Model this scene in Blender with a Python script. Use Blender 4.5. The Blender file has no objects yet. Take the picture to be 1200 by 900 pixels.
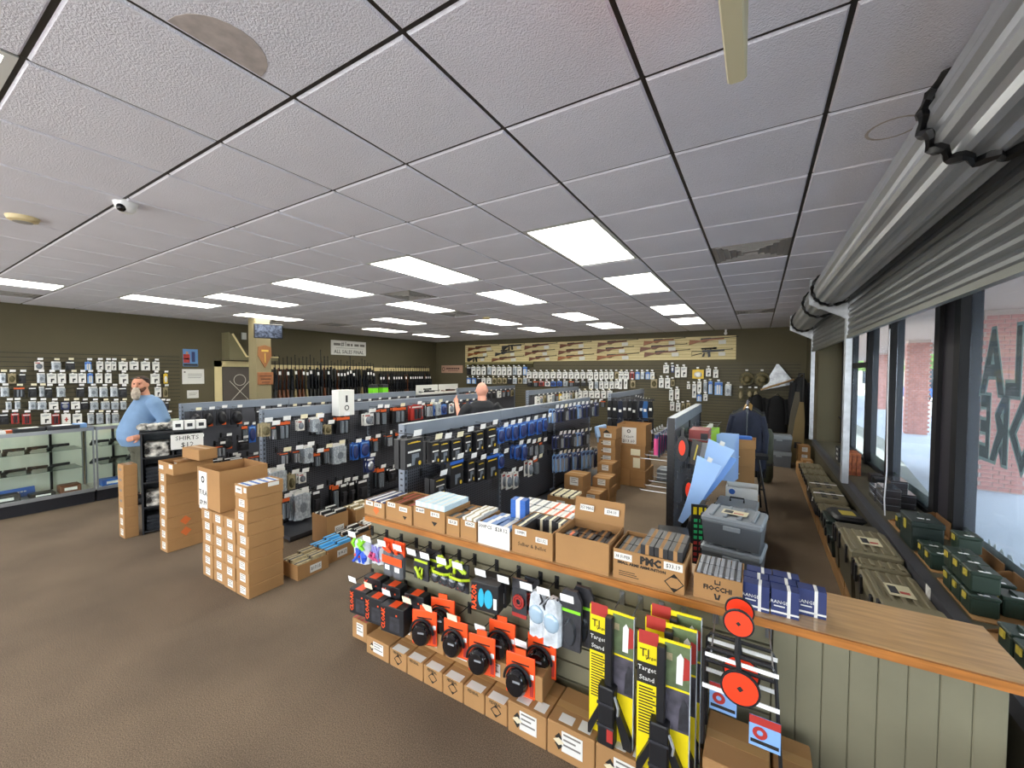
import bpy, bmesh, math, random
from mathutils import Vector, Matrix
random.seed(7)
PI = math.pi
SC = bpy.context.scene
COL = SC.collection
# ------------------------------------------------------------------ camera
ZC, ZCEIL = 1.85, 2.947
FPX, YAW, PITCH, ROLL = 476.385, .5451, -.0314, .0037
def make_camera():
    f = Vector((-math.sin(YAW)*math.cos(PITCH), math.cos(YAW)*math.cos(PITCH), math.sin(PITCH)))
    r = Vector((math.cos(YAW), math.sin(YAW), 0)); u = r.cross(f)
    r2 = r*math.cos(ROLL)+u*math.sin(ROLL); u2 = -r*math.sin(ROLL)+u*math.cos(ROLL)
    cd = bpy.data.cameras.new('camera'); cd.sensor_width = 36; cd.lens = 36*FPX/1200
    cd.clip_start = .05; cd.clip_end = 400
    c = bpy.data.objects.new('camera', cd); COL.objects.link(c)
    m = Matrix((r2, u2, -f)).transposed().to_4x4(); m.translation = (0, 0, ZC)
    c.matrix_world = m; SC.camera = c
make_camera()
# ------------------------------------------------------------------ light
SKY, SUN, TROFFER, EXPO = 4.6, 12.0, 12.0, 0.28
w = bpy.data.worlds.new('sky'); SC.world = w; w.use_nodes = True
nt = w.node_tree; nt.nodes.clear()
wo = nt.nodes.new('ShaderNodeOutputWorld'); bg = nt.nodes.new('ShaderNodeBackground')
bg.inputs[0].default_value = (.80, .89, 1.0, 1); bg.inputs[1].default_value = 1.0
sk = nt.nodes.new('ShaderNodeTexSky'); sk.sky_type = 'HOSEK_WILKIE'; sk.turbidity = 4; sk.sun_direction = (-.35, .3, .88)
mx = nt.nodes.new('ShaderNodeMixRGB'); mx.inputs[0].default_value = .6; mx.inputs[2].default_value = (.94, .97, 1.0, 1)
nt.links.new(sk.outputs[0], mx.inputs[1]); nt.links.new(mx.outputs[0], bg.inputs[0]); nt.links.new(bg.outputs[0], wo.inputs[0])
bg.inputs[1].default_value = SKY*2
sl = bpy.data.lights.new('sun', 'SUN'); sl.energy = SUN; sl.angle = .01; sl.color = (1, .96, .9)
so = bpy.data.objects.new('sun', sl); COL.objects.link(so); so.location = (6, 4, 12)
so.rotation_euler = Vector((.35, -.3, -.88)).to_track_quat('-Z', 'Y').to_euler()
SC.view_settings.view_transform = 'Standard'; SC.view_settings.look = 'None'
SC.view_settings.gamma = 1; SC.view_settings.use_curve_mapping = False
SC.view_settings.exposure = EXPO
# ------------------------------------------------------------------ materials
def lin(h):
    if isinstance(h, str):
        h = [int(h[i:i+2], 16)/255 for i in (0, 2, 4)]
    return tuple(((c/12.92) if c <= .04045 else ((c+.055)/1.055)**2.4) for c in h)+(1,)
MATS = {}
def mat(name, col='808080', rough=.6, metal=0, var=0, scale=8, bump=0, bscale=60, emit=0, col2=None, stretch=None, coat=0, spec=.5, detail=4, alpha=None):
    if name in MATS: return MATS[name]
    m = bpy.data.materials.new(name); m.use_nodes = True; MATS[name] = m
    n = m.node_tree.nodes; l = m.node_tree.links; b = n['Principled BSDF']
    b.inputs['Base Color'].default_value = lin(col); b.inputs['Roughness'].default_value = rough
    b.inputs['Metallic'].default_value = metal; b.inputs['Specular IOR Level'].default_value = spec
    if coat: b.inputs['Coat Weight'].default_value = coat
    if emit:
        b.inputs['Emission Color'].default_value = lin(col); b.inputs['Emission Strength'].default_value = emit
    if var or col2 or bump:
        tc = n.new('ShaderNodeTexCoord'); src = tc.outputs['Object']
        if stretch:
            mp = n.new('ShaderNodeMapping'); mp.inputs['Scale'].default_value = stretch
            l.new(src, mp.inputs[0]); src = mp.outputs[0]
    if var or col2:
        nz = n.new('ShaderNodeTexNoise'); nz.inputs['Scale'].default_value = scale; nz.inputs['Detail'].default_value = detail
        l.new(src, nz.inputs['Vector'])
        rp = n.new('ShaderNodeValToRGB'); c1 = lin(col)
        c2 = lin(col2) if col2 else tuple(min(1, x*(1+var)) for x in c1[:3])+(1,)
        c0 = c1 if col2 else tuple(x*(1-var) for x in c1[:3])+(1,)
        rp.color_ramp.elements[0].position = .35; rp.color_ramp.elements[1].position = .65
        rp.color_ramp.elements[0].color = c0; rp.color_ramp.elements[1].color = c2
        l.new(nz.outputs[0], rp.inputs[0]); l.new(rp.outputs[0], b.inputs['Base Color'])
    if bump:
        nz2 = n.new('ShaderNodeTexNoise'); nz2.inputs['Scale'].default_value = bscale; nz2.inputs['Detail'].default_value = 3
        l.new(src, nz2.inputs['Vector'])
        bp = n.new('ShaderNodeBump'); bp.inputs['Strength'].default_value = bump; bp.inputs['Distance'].default_value = .01
        l.new(nz2.outputs[0], bp.inputs['Height']); l.new(bp.outputs[0], b.inputs['Normal'])
    return m
def glass_mat(name, tint='ffffff', refl=.06, haze=0, hazecol='c0d0e8'):
    if name in MATS: return MATS[name]
    m = bpy.data.materials.new(name); m.use_nodes = True; MATS[name] = m
    n = m.node_tree.nodes; l = m.node_tree.links; n.clear()
    o = n.new('ShaderNodeOutputMaterial'); t = n.new('ShaderNodeBsdfTransparent'); g = n.new('ShaderNodeBsdfGlossy')
    t.inputs[0].default_value = lin(tint); g.inputs['Roughness'].default_value = .03
    mixer = n.new('ShaderNodeMixShader'); mixer.inputs[0].default_value = refl
    l.new(t.outputs[0], mixer.inputs[1]); l.new(g.outputs[0], mixer.inputs[2])
    last = mixer
    if haze:
        d = n.new('ShaderNodeBsdfDiffuse'); d.inputs[0].default_value = lin(hazecol)
        m2 = n.new('ShaderNodeMixShader'); m2.inputs[0].default_value = haze
        l.new(mixer.outputs[0], m2.inputs[1]); l.new(d.outputs[0], m2.inputs[2]); last = m2
    l.new(last.outputs[0], o.inputs[0])
    return m
# ------------------------------------------------------------------ geometry
class G:
    def __init__(s): s.v = []; s.f = []; s.mi = []; s.m = 0
    def mt(s, i): s.m = i; return s
    def add(s, vs, fs):
        o = len(s.v); s.v += [tuple(v) for v in vs]
        for f in fs: s.f.append(tuple(o+i for i in f)); s.mi.append(s.m)
        return s
    def box(s, x0, x1, y0, y1, z0, z1):
        return s.add([(x0,y0,z0),(x1,y0,z0),(x1,y1,z0),(x0,y1,z0),(x0,y0,z1),(x1,y0,z1),(x1,y1,z1),(x0,y1,z1)],
            [(0,3,2,1),(4,5,6,7),(0,1,5,4),(1,2,6,5),(2,3,7,6),(3,0,4,7)])
    def obox(s, c, size, rot=(0,0,0)):
        from mathutils import Euler
        R = Euler(rot).to_matrix(); x, y, z = [d/2 for d in size]
        vs = [Vector(c)+R@Vector(p) for p in [(-x,-y,-z),(x,-y,-z),(x,y,-z),(-x,y,-z),(-x,-y,z),(x,-y,z),(x,y,z),(-x,y,z)]]
        return s.add(vs, [(0,3,2,1),(4,5,6,7),(0,1,5,4),(1,2,6,5),(2,3,7,6),(3,0,4,7)])
    def bbox(s, x0, x1, y0, y1, z0, z1, b):      # box with chamfered vertical and top edges
        vs = []
        def ring(z, i):
            return [(x0+b+i,y0+i,z),(x1-b-i,y0+i,z),(x1-i,y0+b+i,z),(x1-i,y1-b-i,z),(x1-b-i,y1-i,z),(x0+b+i,y1-i,z),(x0+i,y1-b-i,z),(x0+i,y0+b+i,z)]
        for z, i in ((z0,b*.6),(z0+b,0),(z1-b,0),(z1,b*.8)): vs += ring(z, i)
        fs = [tuple(range(7,-1,-1)), tuple(range(24,32))]
        for k in range(3):
            for j in range(8): fs.append((k*8+j, k*8+(j+1)%8, k*8+8+(j+1)%8, k*8+8+j))
        return s.add(vs, fs)
    def cyl(s, p0, p1, r0, r1=None, n=10, caps=True):
        r1 = r0 if r1 is None else r1
        p0, p1 = Vector(p0), Vector(p1); d = (p1-p0).normalized()
        a = d.orthogonal().normalized(); b = d.cross(a)
        vs = []
        for p, r in ((p0,r0),(p1,r1)):
            for k in range(n):
                t = 2*PI*k/n; vs.append(p+a*math.cos(t)*r+b*math.sin(t)*r)
        fs = [(k,(k+1)%n,n+(k+1)%n,n+k) for k in range(n)]
        if caps: fs += [tuple(range(n-1,-1,-1)), tuple(range(n,2*n))]
        return s.add(vs, fs)
    def tube(s, pts, r, n=6, closed=False):
        pts = [Vector(p) for p in pts]; rs = r if isinstance(r, (list, tuple)) else [r]*len(pts)
        N = len(pts); vs = []; a = None
        for i, p in enumerate(pts):
            q0 = pts[(i-1) % N] if closed or i else p; q1 = pts[(i+1) % N] if closed or i < N-1 else p
            d = (q1-q0).normalized()
            if a is None: a = d.orthogonal().normalized()
            a = (a-d*a.dot(d)); a = a.normalized() if a.length > 1e-6 else d.orthogonal().normalized()
            b = d.cross(a)
            for k in range(n):
                t = 2*PI*k/n; vs.append(p+(a*math.cos(t)+b*math.sin(t))*rs[i])
        fs = []
        for i in range(N if closed else N-1):
            j = (i+1) % N
            for k in range(n): fs.append((i*n+k, i*n+(k+1)%n, j*n+(k+1)%n, j*n+k))
        if not closed: fs += [tuple(range(n-1,-1,-1)), tuple((N-1)*n+k for k in range(n))]
        return s.add(vs, fs)
    def prism(s, poly, d0, d1, ax='y'):          # poly in the plane across ax, extruded d0..d1 along it
        n = len(poly)
        def P(a, b, d): return {'y': (a, d, b), 'x': (d, a, b), 'z': (a, b, d)}[ax]
        vs = [P(a, b, d0) for a, b in poly]+[P(a, b, d1) for a, b in poly]
        area = sum(poly[i][0]*poly[(i+1)%n][1]-poly[(i+1)%n][0]*poly[i][1] for i in range(n))
        flip = (area < 0) ^ (ax == 'y') ^ (d1 < d0)
        fs = [tuple(range(n-1,-1,-1)), tuple(range(n,2*n))]+[(k,(k+1)%n,n+(k+1)%n,n+k) for k in range(n)]
        if flip: fs = [tuple(reversed(f)) for f in fs]
        return s.add(vs, fs)
    def lathe(s, prof, n=16, c=(0,0,0), caps=True):       # prof [(r,z)]
        vs = []
        for r, z in prof:
            for k in range(n): t = 2*PI*k/n; vs.append((c[0]+r*math.cos(t), c[1]+r*math.sin(t), c[2]+z))
        fs = []
        for i in range(len(prof)-1):
            for k in range(n): fs.append((i*n+k, i*n+(k+1)%n, i*n+n+(k+1)%n, i*n+n+k))
        if caps: fs += [tuple(range(n-1,-1,-1)), tuple((len(prof)-1)*n+k for k in range(n))]
        return s.add(vs, fs)
    def loft(s, rings, caps=True):               # rings: lists of equal length points
        n = len(rings[0]); vs = [p for r in rings for p in r]; fs = []
        for i in range(len(rings)-1):
            for k in range(n): fs.append((i*n+k, i*n+(k+1)%n, i*n+n+(k+1)%n, i*n+n+k))
        if caps: fs += [tuple(range(n-1,-1,-1)), tuple((len(rings)-1)*n+k for k in range(n))]
        return s.add(vs, fs)
    def ball(s, c, r, n=10, m=7):
        rx, ry, rz = r if isinstance(r, (tuple, list)) else (r, r, r)
        rings = []
        for i in range(m+1):
            t = -PI/2+PI*i/m; cr = max(math.cos(t), .02)
            rings.append([(c[0]+rx*cr*math.cos(2*PI*k/n), c[1]+ry*cr*math.sin(2*PI*k/n), c[2]+rz*math.sin(t)) for k in range(n)])
        return s.loft(rings)
    def quad(s, a, b, c, d): return s.add([a, b, c, d], [(0,1,2,3)])
    def mesh(s, name, mats, smooth=False):
        me = bpy.data.meshes.new(name); me.from_pydata(s.v, [], s.f)
        for m in (mats if isinstance(mats, (list, tuple)) else [mats]): me.materials.append(m)
        me.polygons.foreach_set('material_index', s.mi)
        if smooth:
            me.polygons.foreach_set('use_smooth', [True]*len(s.f))
            try: me.set_sharp_from_angle(angle=.6)
            except Exception: pass
        me.update(); return me
    def obj(s, name, mats, parent=None, loc=(0,0,0), rot=(0,0,0), smooth=False):
        return ob(name, s.mesh(name, mats, smooth), parent, loc, rot)
def ob(name, me, parent=None, loc=(0,0,0), rot=(0,0,0)):
    o = bpy.data.objects.new(name, me); COL.objects.link(o)
    if parent is not None: o.parent = parent
    o.location = loc; o.rotation_euler = rot
    return o
def tag(o, label, cat, group=None):
    o['label'] = label; o['category'] = cat
    if group: o['group'] = group
    return o
def thing(name, label, cat, loc=(0,0,0), rz=0, group=None, rot=None):
    o = bpy.data.objects.new(name, None); COL.objects.link(o); o.empty_display_size = .05
    o.location = loc; o.rotation_euler = rot or (0, 0, rz)
    return tag(o, label, cat, group)
def struct(o): o['kind'] = 'structure'; return o
def stuff(o): o['kind'] = 'stuff'; return o
ORD = ['', 'first','second','third','fourth','fifth','sixth','seventh','eighth','ninth','tenth','eleventh','twelfth','thirteenth','fourteenth','fifteenth','sixteenth','seventeenth','eighteenth','nineteenth']
TENS = ['', '', 'twenty', 'thirty', 'forty', 'fifty', 'sixty', 'seventy', 'eighty', 'ninety']
def ordn(n):
    if n < 20: return ORD[n]
    t, u = divmod(n, 10)
    return (TENS[t][:-1]+'ieth') if u == 0 else TENS[t]+'-'+ORD[u]
# a thing that is copied: proto(name, mesh or None, kids) with kids (name, mesh, loc, rot, subkids)
def spawn(p, loc, rot, label, cat, group=None):
    name, me, kids = p
    o = ob(name, me, None, loc, rot) if me else thing(name, label, cat, loc, 0, None, rot)
    tag(o, label, cat, group)
    for k in kids:
        c = ob(k[0], k[1], o, k[2] if len(k) > 2 else (0,0,0), k[3] if len(k) > 3 else (0,0,0))
        for q in (k[4] if len(k) > 4 else ()):
            ob(q[0], q[1], c, q[2] if len(q) > 2 else (0,0,0), q[3] if len(q) > 3 else (0,0,0))
    return o
TXT = {}
def text_mesh(s, size, m, align='CENTER', ext=.0006, bold=0):
    key = (s, size, m.name, align, bold)
    if key in TXT: return TXT[key]
    c = bpy.data.curves.new('lettering', 'FONT'); c.body = s; c.size = size; c.align_x = align; c.align_y = 'CENTER'
    c.resolution_u = 1; c.extrude = ext; c.offset = bold
    o = bpy.data.objects.new('t', c); me = bpy.data.meshes.new_from_object(o)
    bpy.data.objects.remove(o); me.materials.clear(); me.materials.append(m); me.name = 'lettering'
    TXT[key] = me; return me
FRONT = (PI/2, 0, 0)       # lettering that faces -Y
FACEX = (PI/2, 0, PI/2)    # lettering that faces +X
# ------------------------------------------------------------------ structure
XL, XW, YB, YF = -10.5, 1.36, 11.75, -4.0          # left wall, glass line, back wall, open shop end behind
carpet = mat('carpet', '6a5b4a', .95, var=.16, scale=1.3, bump=.5, bscale=260)
nn = carpet.node_tree.nodes; ll = carpet.node_tree.links
fz = nn.new('ShaderNodeTexNoise'); fz.inputs['Scale'].default_value = 190; fz.inputs['Detail'].default_value = 2
fr = nn.new('ShaderNodeValToRGB'); fr.color_ramp.elements[0].position = .3; fr.color_ramp.elements[1].position = .7
fr.color_ramp.elements[0].color = (.45, .43, .41, 1); fr.color_ramp.elements[1].color = (1.45, 1.42, 1.4, 1)
tcx = nn.new('ShaderNodeTexCoord'); ll.new(tcx.outputs['Object'], fz.inputs['Vector']); ll.new(fz.outputs[0], fr.inputs[0])
mm = nn.new('ShaderNodeMixRGB'); mm.blend_type = 'MULTIPLY'; mm.inputs[0].default_value = 1
pb = nn['Principled BSDF']; old = pb.inputs['Base Color'].links[0].from_socket
ll.new(old, mm.inputs[1]); ll.new(fr.outputs[0], mm.inputs[2]); ll.new(mm.outputs[0], pb.inputs['Base Color'])
olive = mat('olive_paint', '554e38', .75, var=.06, scale=.8, bump=.04, bscale=90)
olive_slat = mat('olive_slat', '504932', .6, var=.06, scale=1.2)
groove = mat('groove_dark', '2a2820', .8)
sage = mat('sage_paint', '78735d', .55, var=.07, scale=3, bump=.05, bscale=40)
cream = mat('cream_paint', 'd8c795', .6, var=.04, scale=2)
tee = mat('tee_bronze', '2b2622', .5)
tile_m = mat('ceiling_tile_white', 'e6e6f1', .9, var=.04, scale=1.1, bump=.55, bscale=150)
plen = mat('plenum', '332f2c', .9)
white_metal = mat('white_enamel', 'd8d8d4', .4)
diff = mat('troffer_lens', 'fffdf2', .5, emit=TROFFER)
silver = mat('galvanised', 'bfc2c6', .32, metal=.6, var=.12, scale=3, stretch=(4, .4, 4))
dark_alu = mat('bronze_aluminium', '1b1a1c', .55, spec=.2)
black = mat('black_plastic', '17171a', .45)
struct(G().box(XL-.2, XW+.12, YF, YB+.2, -.1, 0).obj('floor', carpet))
# walls
wl = struct(G().box(XL-.15, XL, YF, YB+.15, 0, ZCEIL+.15).obj('wall_left', olive))
wb = struct(G().box(XL, XW+.3, YB, YB+.15, 0, ZCEIL+.15).obj('wall_back', olive))
def slats(parent, a0, a1, z0, z1, pitch, plane, axis, m, gm, name='slat_panel'):
    g = G()
    z = z0; t = .019
    while z < z1-.01:
        za, zb = z+.004, min(z+pitch-.006, z1)
        if axis == 'x': g.mt(0).box(plane, plane+t, a0, a1, za, zb)
        else: g.mt(0).box(a0, a1, plane-t, plane, za, zb)
        z += pitch
    g.mt(1)
    if axis == 'x': g.box(plane, plane+.006, a0, a1, z0, z1)
    else: g.box(a0, a1, plane-.006, plane, z0, z1)
    return stuff(g.obj(name, [m, gm], parent))
slats(wl, YF, 3.72, .3, 2.16, .0762, XL, 'x', olive_slat, groove)
slats(wb, -9.05, .85, .2, 2.1, .0762, YB, 'y', olive_slat, groove)
# cream gun board on the back wall
slats(wb, -9.1, -.5, 2.17, 2.78, .0762, YB, 'y', cream, mat('cream_groove', 'a38f5e', .7), 'cream_slat_panel')
slats(wb, -9.1, -6.3, 1.98, 2.17, .0762, YB, 'y', mat('khaki_slat', '8d8453', .6), groove, 'khaki_slat_panel')
# ceiling: plenum deck, T grid and lay-in tiles
CX, CY = lambda i: .6136*i-1.0058, lambda j: .6096*j+.968
ce = struct(G().box(XL-.15, XW+.3, YF, YB+.15, ZCEIL+.12, ZCEIL+.2).obj('ceiling', plen))
LIGHTS = [(-1,3),(-1,6),(-1,10),(-1,13),(-4,3),(-4,6),(-4,10),(-4,13),(-7,3),(-7,6),(-7,10),(-7,13),(-10,3),(-10,8),(-10,13),
          (-12,2),(-12,-1),(-13,5),(-13,10),(-13,13), (-3,-3),(-1,-5),(-6,-6),(-9,-5)]
# the last four hang over the shop floor behind the photographer
VENTS = [(1,5),(-6,5),(-14,0),(-7,8),(-13,8),(1,12)]
taken = set()
for i, j in LIGHTS: taken |= {(i, j), (i, j+1)}
taken |= set(VENTS)
run_me = G().box(-.0095, .0095, YF, YB, ZCEIL, ZCEIL+.004).mesh('grid_runner', tee)
cro_me = G().box(XL, XW, -.0105, .0105, ZCEIL+.0004, ZCEIL+.004).mesh('grid_cross_bar', tee)
for i in range(-15, 4): ob('grid_runner', run_me, ce, (CX(i), 0, 0))
for j in range(-7, 18): ob('grid_cross_bar', cro_me, ce, (0, CY(j), 0))
g = G()
def _ring(e, z): a, b_ = .6136/2-e, .6096/2-e; return [(-a,-b_,z),(a,-b_,z),(a,b_,z),(-a,b_,z)]
g.add(_ring(.0155, -.009)+_ring(.0085, -.0005)+_ring(.0085, .02), [(3,2,1,0),(0,1,5,4),(1,2,6,5),(2,3,7,6),(3,0,4,7),(4,5,9,8),(5,6,10,9),(6,7,11,10),(7,4,8,11),(8,9,10,11)])   # tegular edge: the face hangs below the grid
tile_me = g.mesh('ceiling_tile', tile_m); tv, tf = g.v, g.f
cells = []
for i in range(-16, 4):
    for j in range(-9, 18):
        if (i, j) in taken: continue
        x, y = CX(i+.5), CY(j+.5)
        if x < XL-.3 or x > XW+.2: continue
        d = math.hypot(x, y); az = math.atan2(-x, y)
        vis = -.42 < az-YAW < 1.05 and y > -1.5
        cells.append((0 if vis else 1, d, x, y))
cells.sort(); rest = G()
for k, (nv, d, x, y) in enumerate(cells):
    if k < 300 and not nv: ob('ceiling_tile', tile_me, ce, (x, y, ZCEIL))
    else: rest.add([(p[0]+x, p[1]+y, p[2]+ZCEIL) for p in tv], tf)
stuff(rest.obj('far_ceiling_tiles', tile_m, ce))
# lay-in fluorescent troffers
g1 = G(); X2, Y2 = .6136/2-.008, .6096-.008
for q in ((-X2, -X2+.03, -Y2, Y2), (X2-.03, X2, -Y2, Y2), (-X2, X2, -Y2, -Y2+.03), (-X2, X2, Y2-.03, Y2)): g1.box(*q, -.006, .02)
tro_f = g1.mesh('frame', white_metal)
tro_d = G().box(-X2+.03, X2-.03, -Y2+.03, Y2-.03, -.003, .01).mesh('diffuser', diff)
NAMES = {}
rows_l = sorted(LIGHTS, key=lambda q: math.hypot(CX(q[0]+.5), CY(q[1]+1)))
for k, (i, j) in enumerate(rows_l):
    t = thing('ceiling_light', 'recessed white fluorescent ceiling panel, %s closest to the doorway end of the shop' % ordn(k+1), 'ceiling light', (CX(i+.5), CY(j+1), ZCEIL), 0, 'lit ceiling panels')
    ob('frame', tro_f, t); ob('diffuser', tro_d, t)
# vents
vg = mat('vent_grey', 'a3a09d', .6)
gf = G().box(-.298, .298, -.296, .296, .004, .02).mesh('faceplate', vg)
gs = G()
for k in range(5):
    r = .27-.05*k
    for q in ((-r, r, -r, -r+.012), (-r, r, r-.012, r), (-r, -r+.012, -r, r), (r-.012, r, -r, r)): gs.box(*q, -.006-.002*k, .006)
gl = gs.mesh('louvre', vg)
vent_lab = ['grey ceiling air vent near the rolling shutter', 'grey square ceiling diffuser between the lit panels mid shop', 'grey ceiling vent against the olive wall above the cases', 'grey ceiling diffuser further back by the gun racks', 'grey ceiling diffuser over the rifle rack', 'grey ceiling vent close to the back wall corner']
for k, (i, j) in enumerate(VENTS):
    t = thing('ceiling_vent', vent_lab[k], 'vent', (CX(i+.5), CY(j+.5), ZCEIL), 0, 'ceiling vents'); ob('faceplate', gf, t); ob('louvre', gl, t)
# dome camera, smoke detectors
def lathe_thing(name, label, cat, loc, parts):
    t = thing(name, label, cat, loc)
    for nm, prof, m in parts: G().lathe(prof, 20).obj(nm, m, t, smooth=True)
    return t
wht = mat('white_plastic', 'e6e6e6', .35); ylw = mat('aged_plastic', 'd9c79a', .5)
t = lathe_thing('dome_camera', 'white dome security camera on the ceiling grid', 'camera', (CX(-4.17), CY(.04), ZCEIL), [('housing', [(.001,-.075),(.03,-.07),(.05,-.05),(.062,-.02),(.066,0)], wht)])
G().ball((.028,-.03,-.05), .026, 12, 8).obj('lens', mat('lens_black', '08080a', .1), t, smooth=True)
lathe_thing('smoke_detector', 'yellowed round smoke detector on the ceiling', 'smoke detector', (CX(-5.73), CY(-.44), ZCEIL), [('body', [(.05,-.045),(.075,-.035),(.085,-.012),(.085,0)], ylw), ('vent_ring', [(.001,-.05),(.05,-.046)], vg)])
lathe_thing('smoke_detector', 'small round detector on ceiling further back near lit panel', 'smoke detector', (CX(-6.1), CY(9.6), ZCEIL), [('body', [(.05,-.05),(.08,-.03),(.085,0)], ylw)])
# water marks on two tiles (thin stained discs of the tile itself)
stain = mat('water_stain', 'b9b0ac', .9, var=.15, scale=20)
_hp = [(0.0, -.14)]+[(.16*math.sin(PI*k/12), -.14*math.cos(PI*k/12)) for k in range(13)]
G().prism(_hp[1:], -.0005, .002, 'z').obj('ceiling_stain', stain, ce, (CX(-1)+.022, CY(-.45), ZCEIL-.0095))
G().lathe([(.085,.0),(.097,.0)], 20, caps=False).obj('ceiling_stain', stain, ce, (CX(2.44), CY(2.44), ZCEIL-.0095))
# ------------------------------------------------------------------ window wall
glass = glass_mat('window_glass', 'eef4f6', .07, .09)
ww = struct(G().box(.95, XW+.08, YF, 9.5, 0, .52).obj('wall_right', mat('olive_knee', '45402f', .7)))
G().box(.95, XW-.02, YF, 9.5, .52, .56).obj('window_ledge', mat('ledge_olive', '4d4836', .6, var=.1, scale=4), ww)
G().box(.885, .95, YF, 9.5, .49, .58).obj('ledge_rail', mat('ledge_rail_grey', '3f3f44', .5, metal=.1), ww)
G().box(.955, XW+.1, 9.5, YB, 0, ZCEIL+.1).obj('end_wall', olive, ww)
G().box(XW-.05, XW+.08, YF, 9.5, 2.62, ZCEIL+.1).obj('header', dark_alu, ww)
outlet = G().box(-.004, .0, -.035, .035, -.055, .055).box(-.007, -.003, -.017, .017, -.03, -.012).box(-.007, -.003, -.017, .017, .012, .03)
tag(outlet.obj('wall_outlet', mat('outlet_white', 'e3e1dc', .4), None, (.884, 3.3, .535)), 'white electrical outlet on the front of the window ledge rail', 'outlet')
posts = [-2.6, .2, 1.9, 4.46, 4.88, 6.36, 7.5, 8.85, 9.45]
mul = G().box(-.06, .06, -.055, .055, .56, 2.62).mesh('mullion', dark_alu)
for y in posts: ob('mullion', mul, ww, (XW, y, 0))
G().box(XW-.03, XW+.03, 4.5, 4.84, .56, 2.62).obj('jamb_panel', mat('jamb_grey', '322f35', .5, spec=.2), ww)
spans = [(YF, -2.6), (-2.6, .2), (.2, 1.9), (1.9, 4.46), (4.88, 6.36), (6.36, 7.5), (7.5, 8.85), (8.85, 9.45)]
wcount = 0
for a, b in spans:
    wcount += 1
    wo_ = struct(G().box(XW-.004, XW+.004, a+.055, b-.055, .6, 2.6).obj('window_%d' % wcount, glass))
    g = G().box(XW-.03, XW+.03, a+.055, b-.055, .56, .6).box(XW-.03, XW+.03, a+.055, b-.055, 2.58, 2.62)
    g.obj('sash_rail', dark_alu, wo_)
# door push bar behind the far panes
G().box(XW-.10, XW-.07, 8.9, 9.4, 1.02, 1.05).obj('push_bar', dark_alu, ww)
G().box(XW-.05, XW-.02, 7.56, 8.8, 1.92, 2.0).obj('door_head', dark_alu, ww)
# lettering on the outside of the glass, reads the right way from the street
gm = mat('sign_green', '2d3a2e', .7, var=.3, scale=40); gl_ = mat('sign_edge', '9db0a4', .6)
MIR = (PI/2, 0, PI/2)
def glass_text(parent, s, size, y, z, m, bold, off, nm='lettering'):
    return ob(nm, text_mesh(s, size, m, 'CENTER', .0008, bold), parent, (XW+off, y, z), MIR)
wsign = bpy.data.objects['window_4']
for ch, y, z0, wx in (('S', 3.52, 1.90, .7), ('L', 3.80, 1.90, .62), ('A', 4.08, 1.90, .74), ('O', 3.68, 1.45, .62), ('R', 3.94, 1.45, .6), ('E', 4.15, 1.45, .5)):
    for _ in (0,):
        a = glass_text(wsign, ch, .60, y, z0, gl_, .036, .007, 'letter_outline'); b = glass_text(wsign, ch, .60, y, z0, gm, .014, .0052, 'letter')
        a.scale = b.scale = (wx, 1, 1)
film = glass_mat('window_film', '9fa79f', .05, .45, '8a9088')
G().box(XW+.006, XW+.008, 1.96, 4.40, .6, .68).obj('film_strip', film, wsign)
glass_text(wsign, 'STORE.COM', .16, 3.62, .645, mat('vinyl_white', 'd9dedc', .5), .004, .010)
w5 = bpy.data.objects['window_5']; w6 = bpy.data.objects['window_6']
G().box(XW+.006, XW+.008, 4.94, 6.3, .6, .70).obj('film_strip', film, w5)
G().box(XW+.006, XW+.008, 6.42, 7.44, .6, .74).obj('film_strip', film, w6)
glass_text(w6, 'AMMO', .13, 6.9, .68, MATS['vinyl_white'], .003, .010) if False else None
# roller shutters: guides, ribbed curtain, coil and wavy end bands
gal_d = mat('curtain_slat', '77797a', .4, metal=.5, var=.1, scale=2)
def shutter(label, y0, y1):
    t = thing('roller_shutter', label, 'roller shutter', (0, 0, 0))
    prof = []
    for k in range(48):
        a = 2*PI*k/48; r = .158+.014*(1 if (k % 4) < 2 else 0)
        prof.append((.67+r*math.cos(a), 2.765+r*math.sin(a)))
    G().prism(prof, y0+.08, y1-.08, 'y').obj('coil', silver, t)
    cp = G(); z = 2.27
    n = 0
    while z < 2.72:                          # interlocking curved slats
        pr_ = [(.865, z), (.852, z+.02), (.850, z+.04), (.862, z+.064), (.872, z+.064), (.872, z)]
        ob('slat', G().prism(pr_, y0+.03, y1-.03, 'y').mesh('slat', gal_d), t); z += .068; n += 1
    G().box(.845, .885, y0+.03, y1-.03, 2.235, 2.272).obj('bottom_bar', mat('bar_grey', '6b6c66', .4, metal=.6), t)
    for y in (y0, y1):
        G().box(.84, .90, y-.02, y+.02, .58, 2.94).obj('guide', silver, t)
        G().add([(.50,y-.012,2.94),(.92,y-.012,2.94),(.92,y-.012,2.42),(.80,y-.012,2.50),(.50,y-.012,2.66)], [(0,1,2,3,4)]).add([(.50,y+.012,2.94),(.92,y+.012,2.94),(.92,y+.012,2.42),(.80,y+.012,2.50),(.50,y+.012,2.66)], [(4,3,2,1,0)]).obj('end_bracket', silver, t)
    return t
def band(t, y, amp=.026):
    g = G(); pts = []
    for k in range(61):
        a = PI*.12+PI*1.35*k/60+PI*.3
        pts.append((.67+.182*math.cos(a), y+amp*math.sin(k*1.15), 2.765+.182*math.sin(a)))
    g.tube(pts, [.011+.009*abs(math.sin(k*.575)) for k in range(61)], 6)
    g.obj('wavy_band', mat('rubber_black', '0d0d0f', .4), t, smooth=True)
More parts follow.
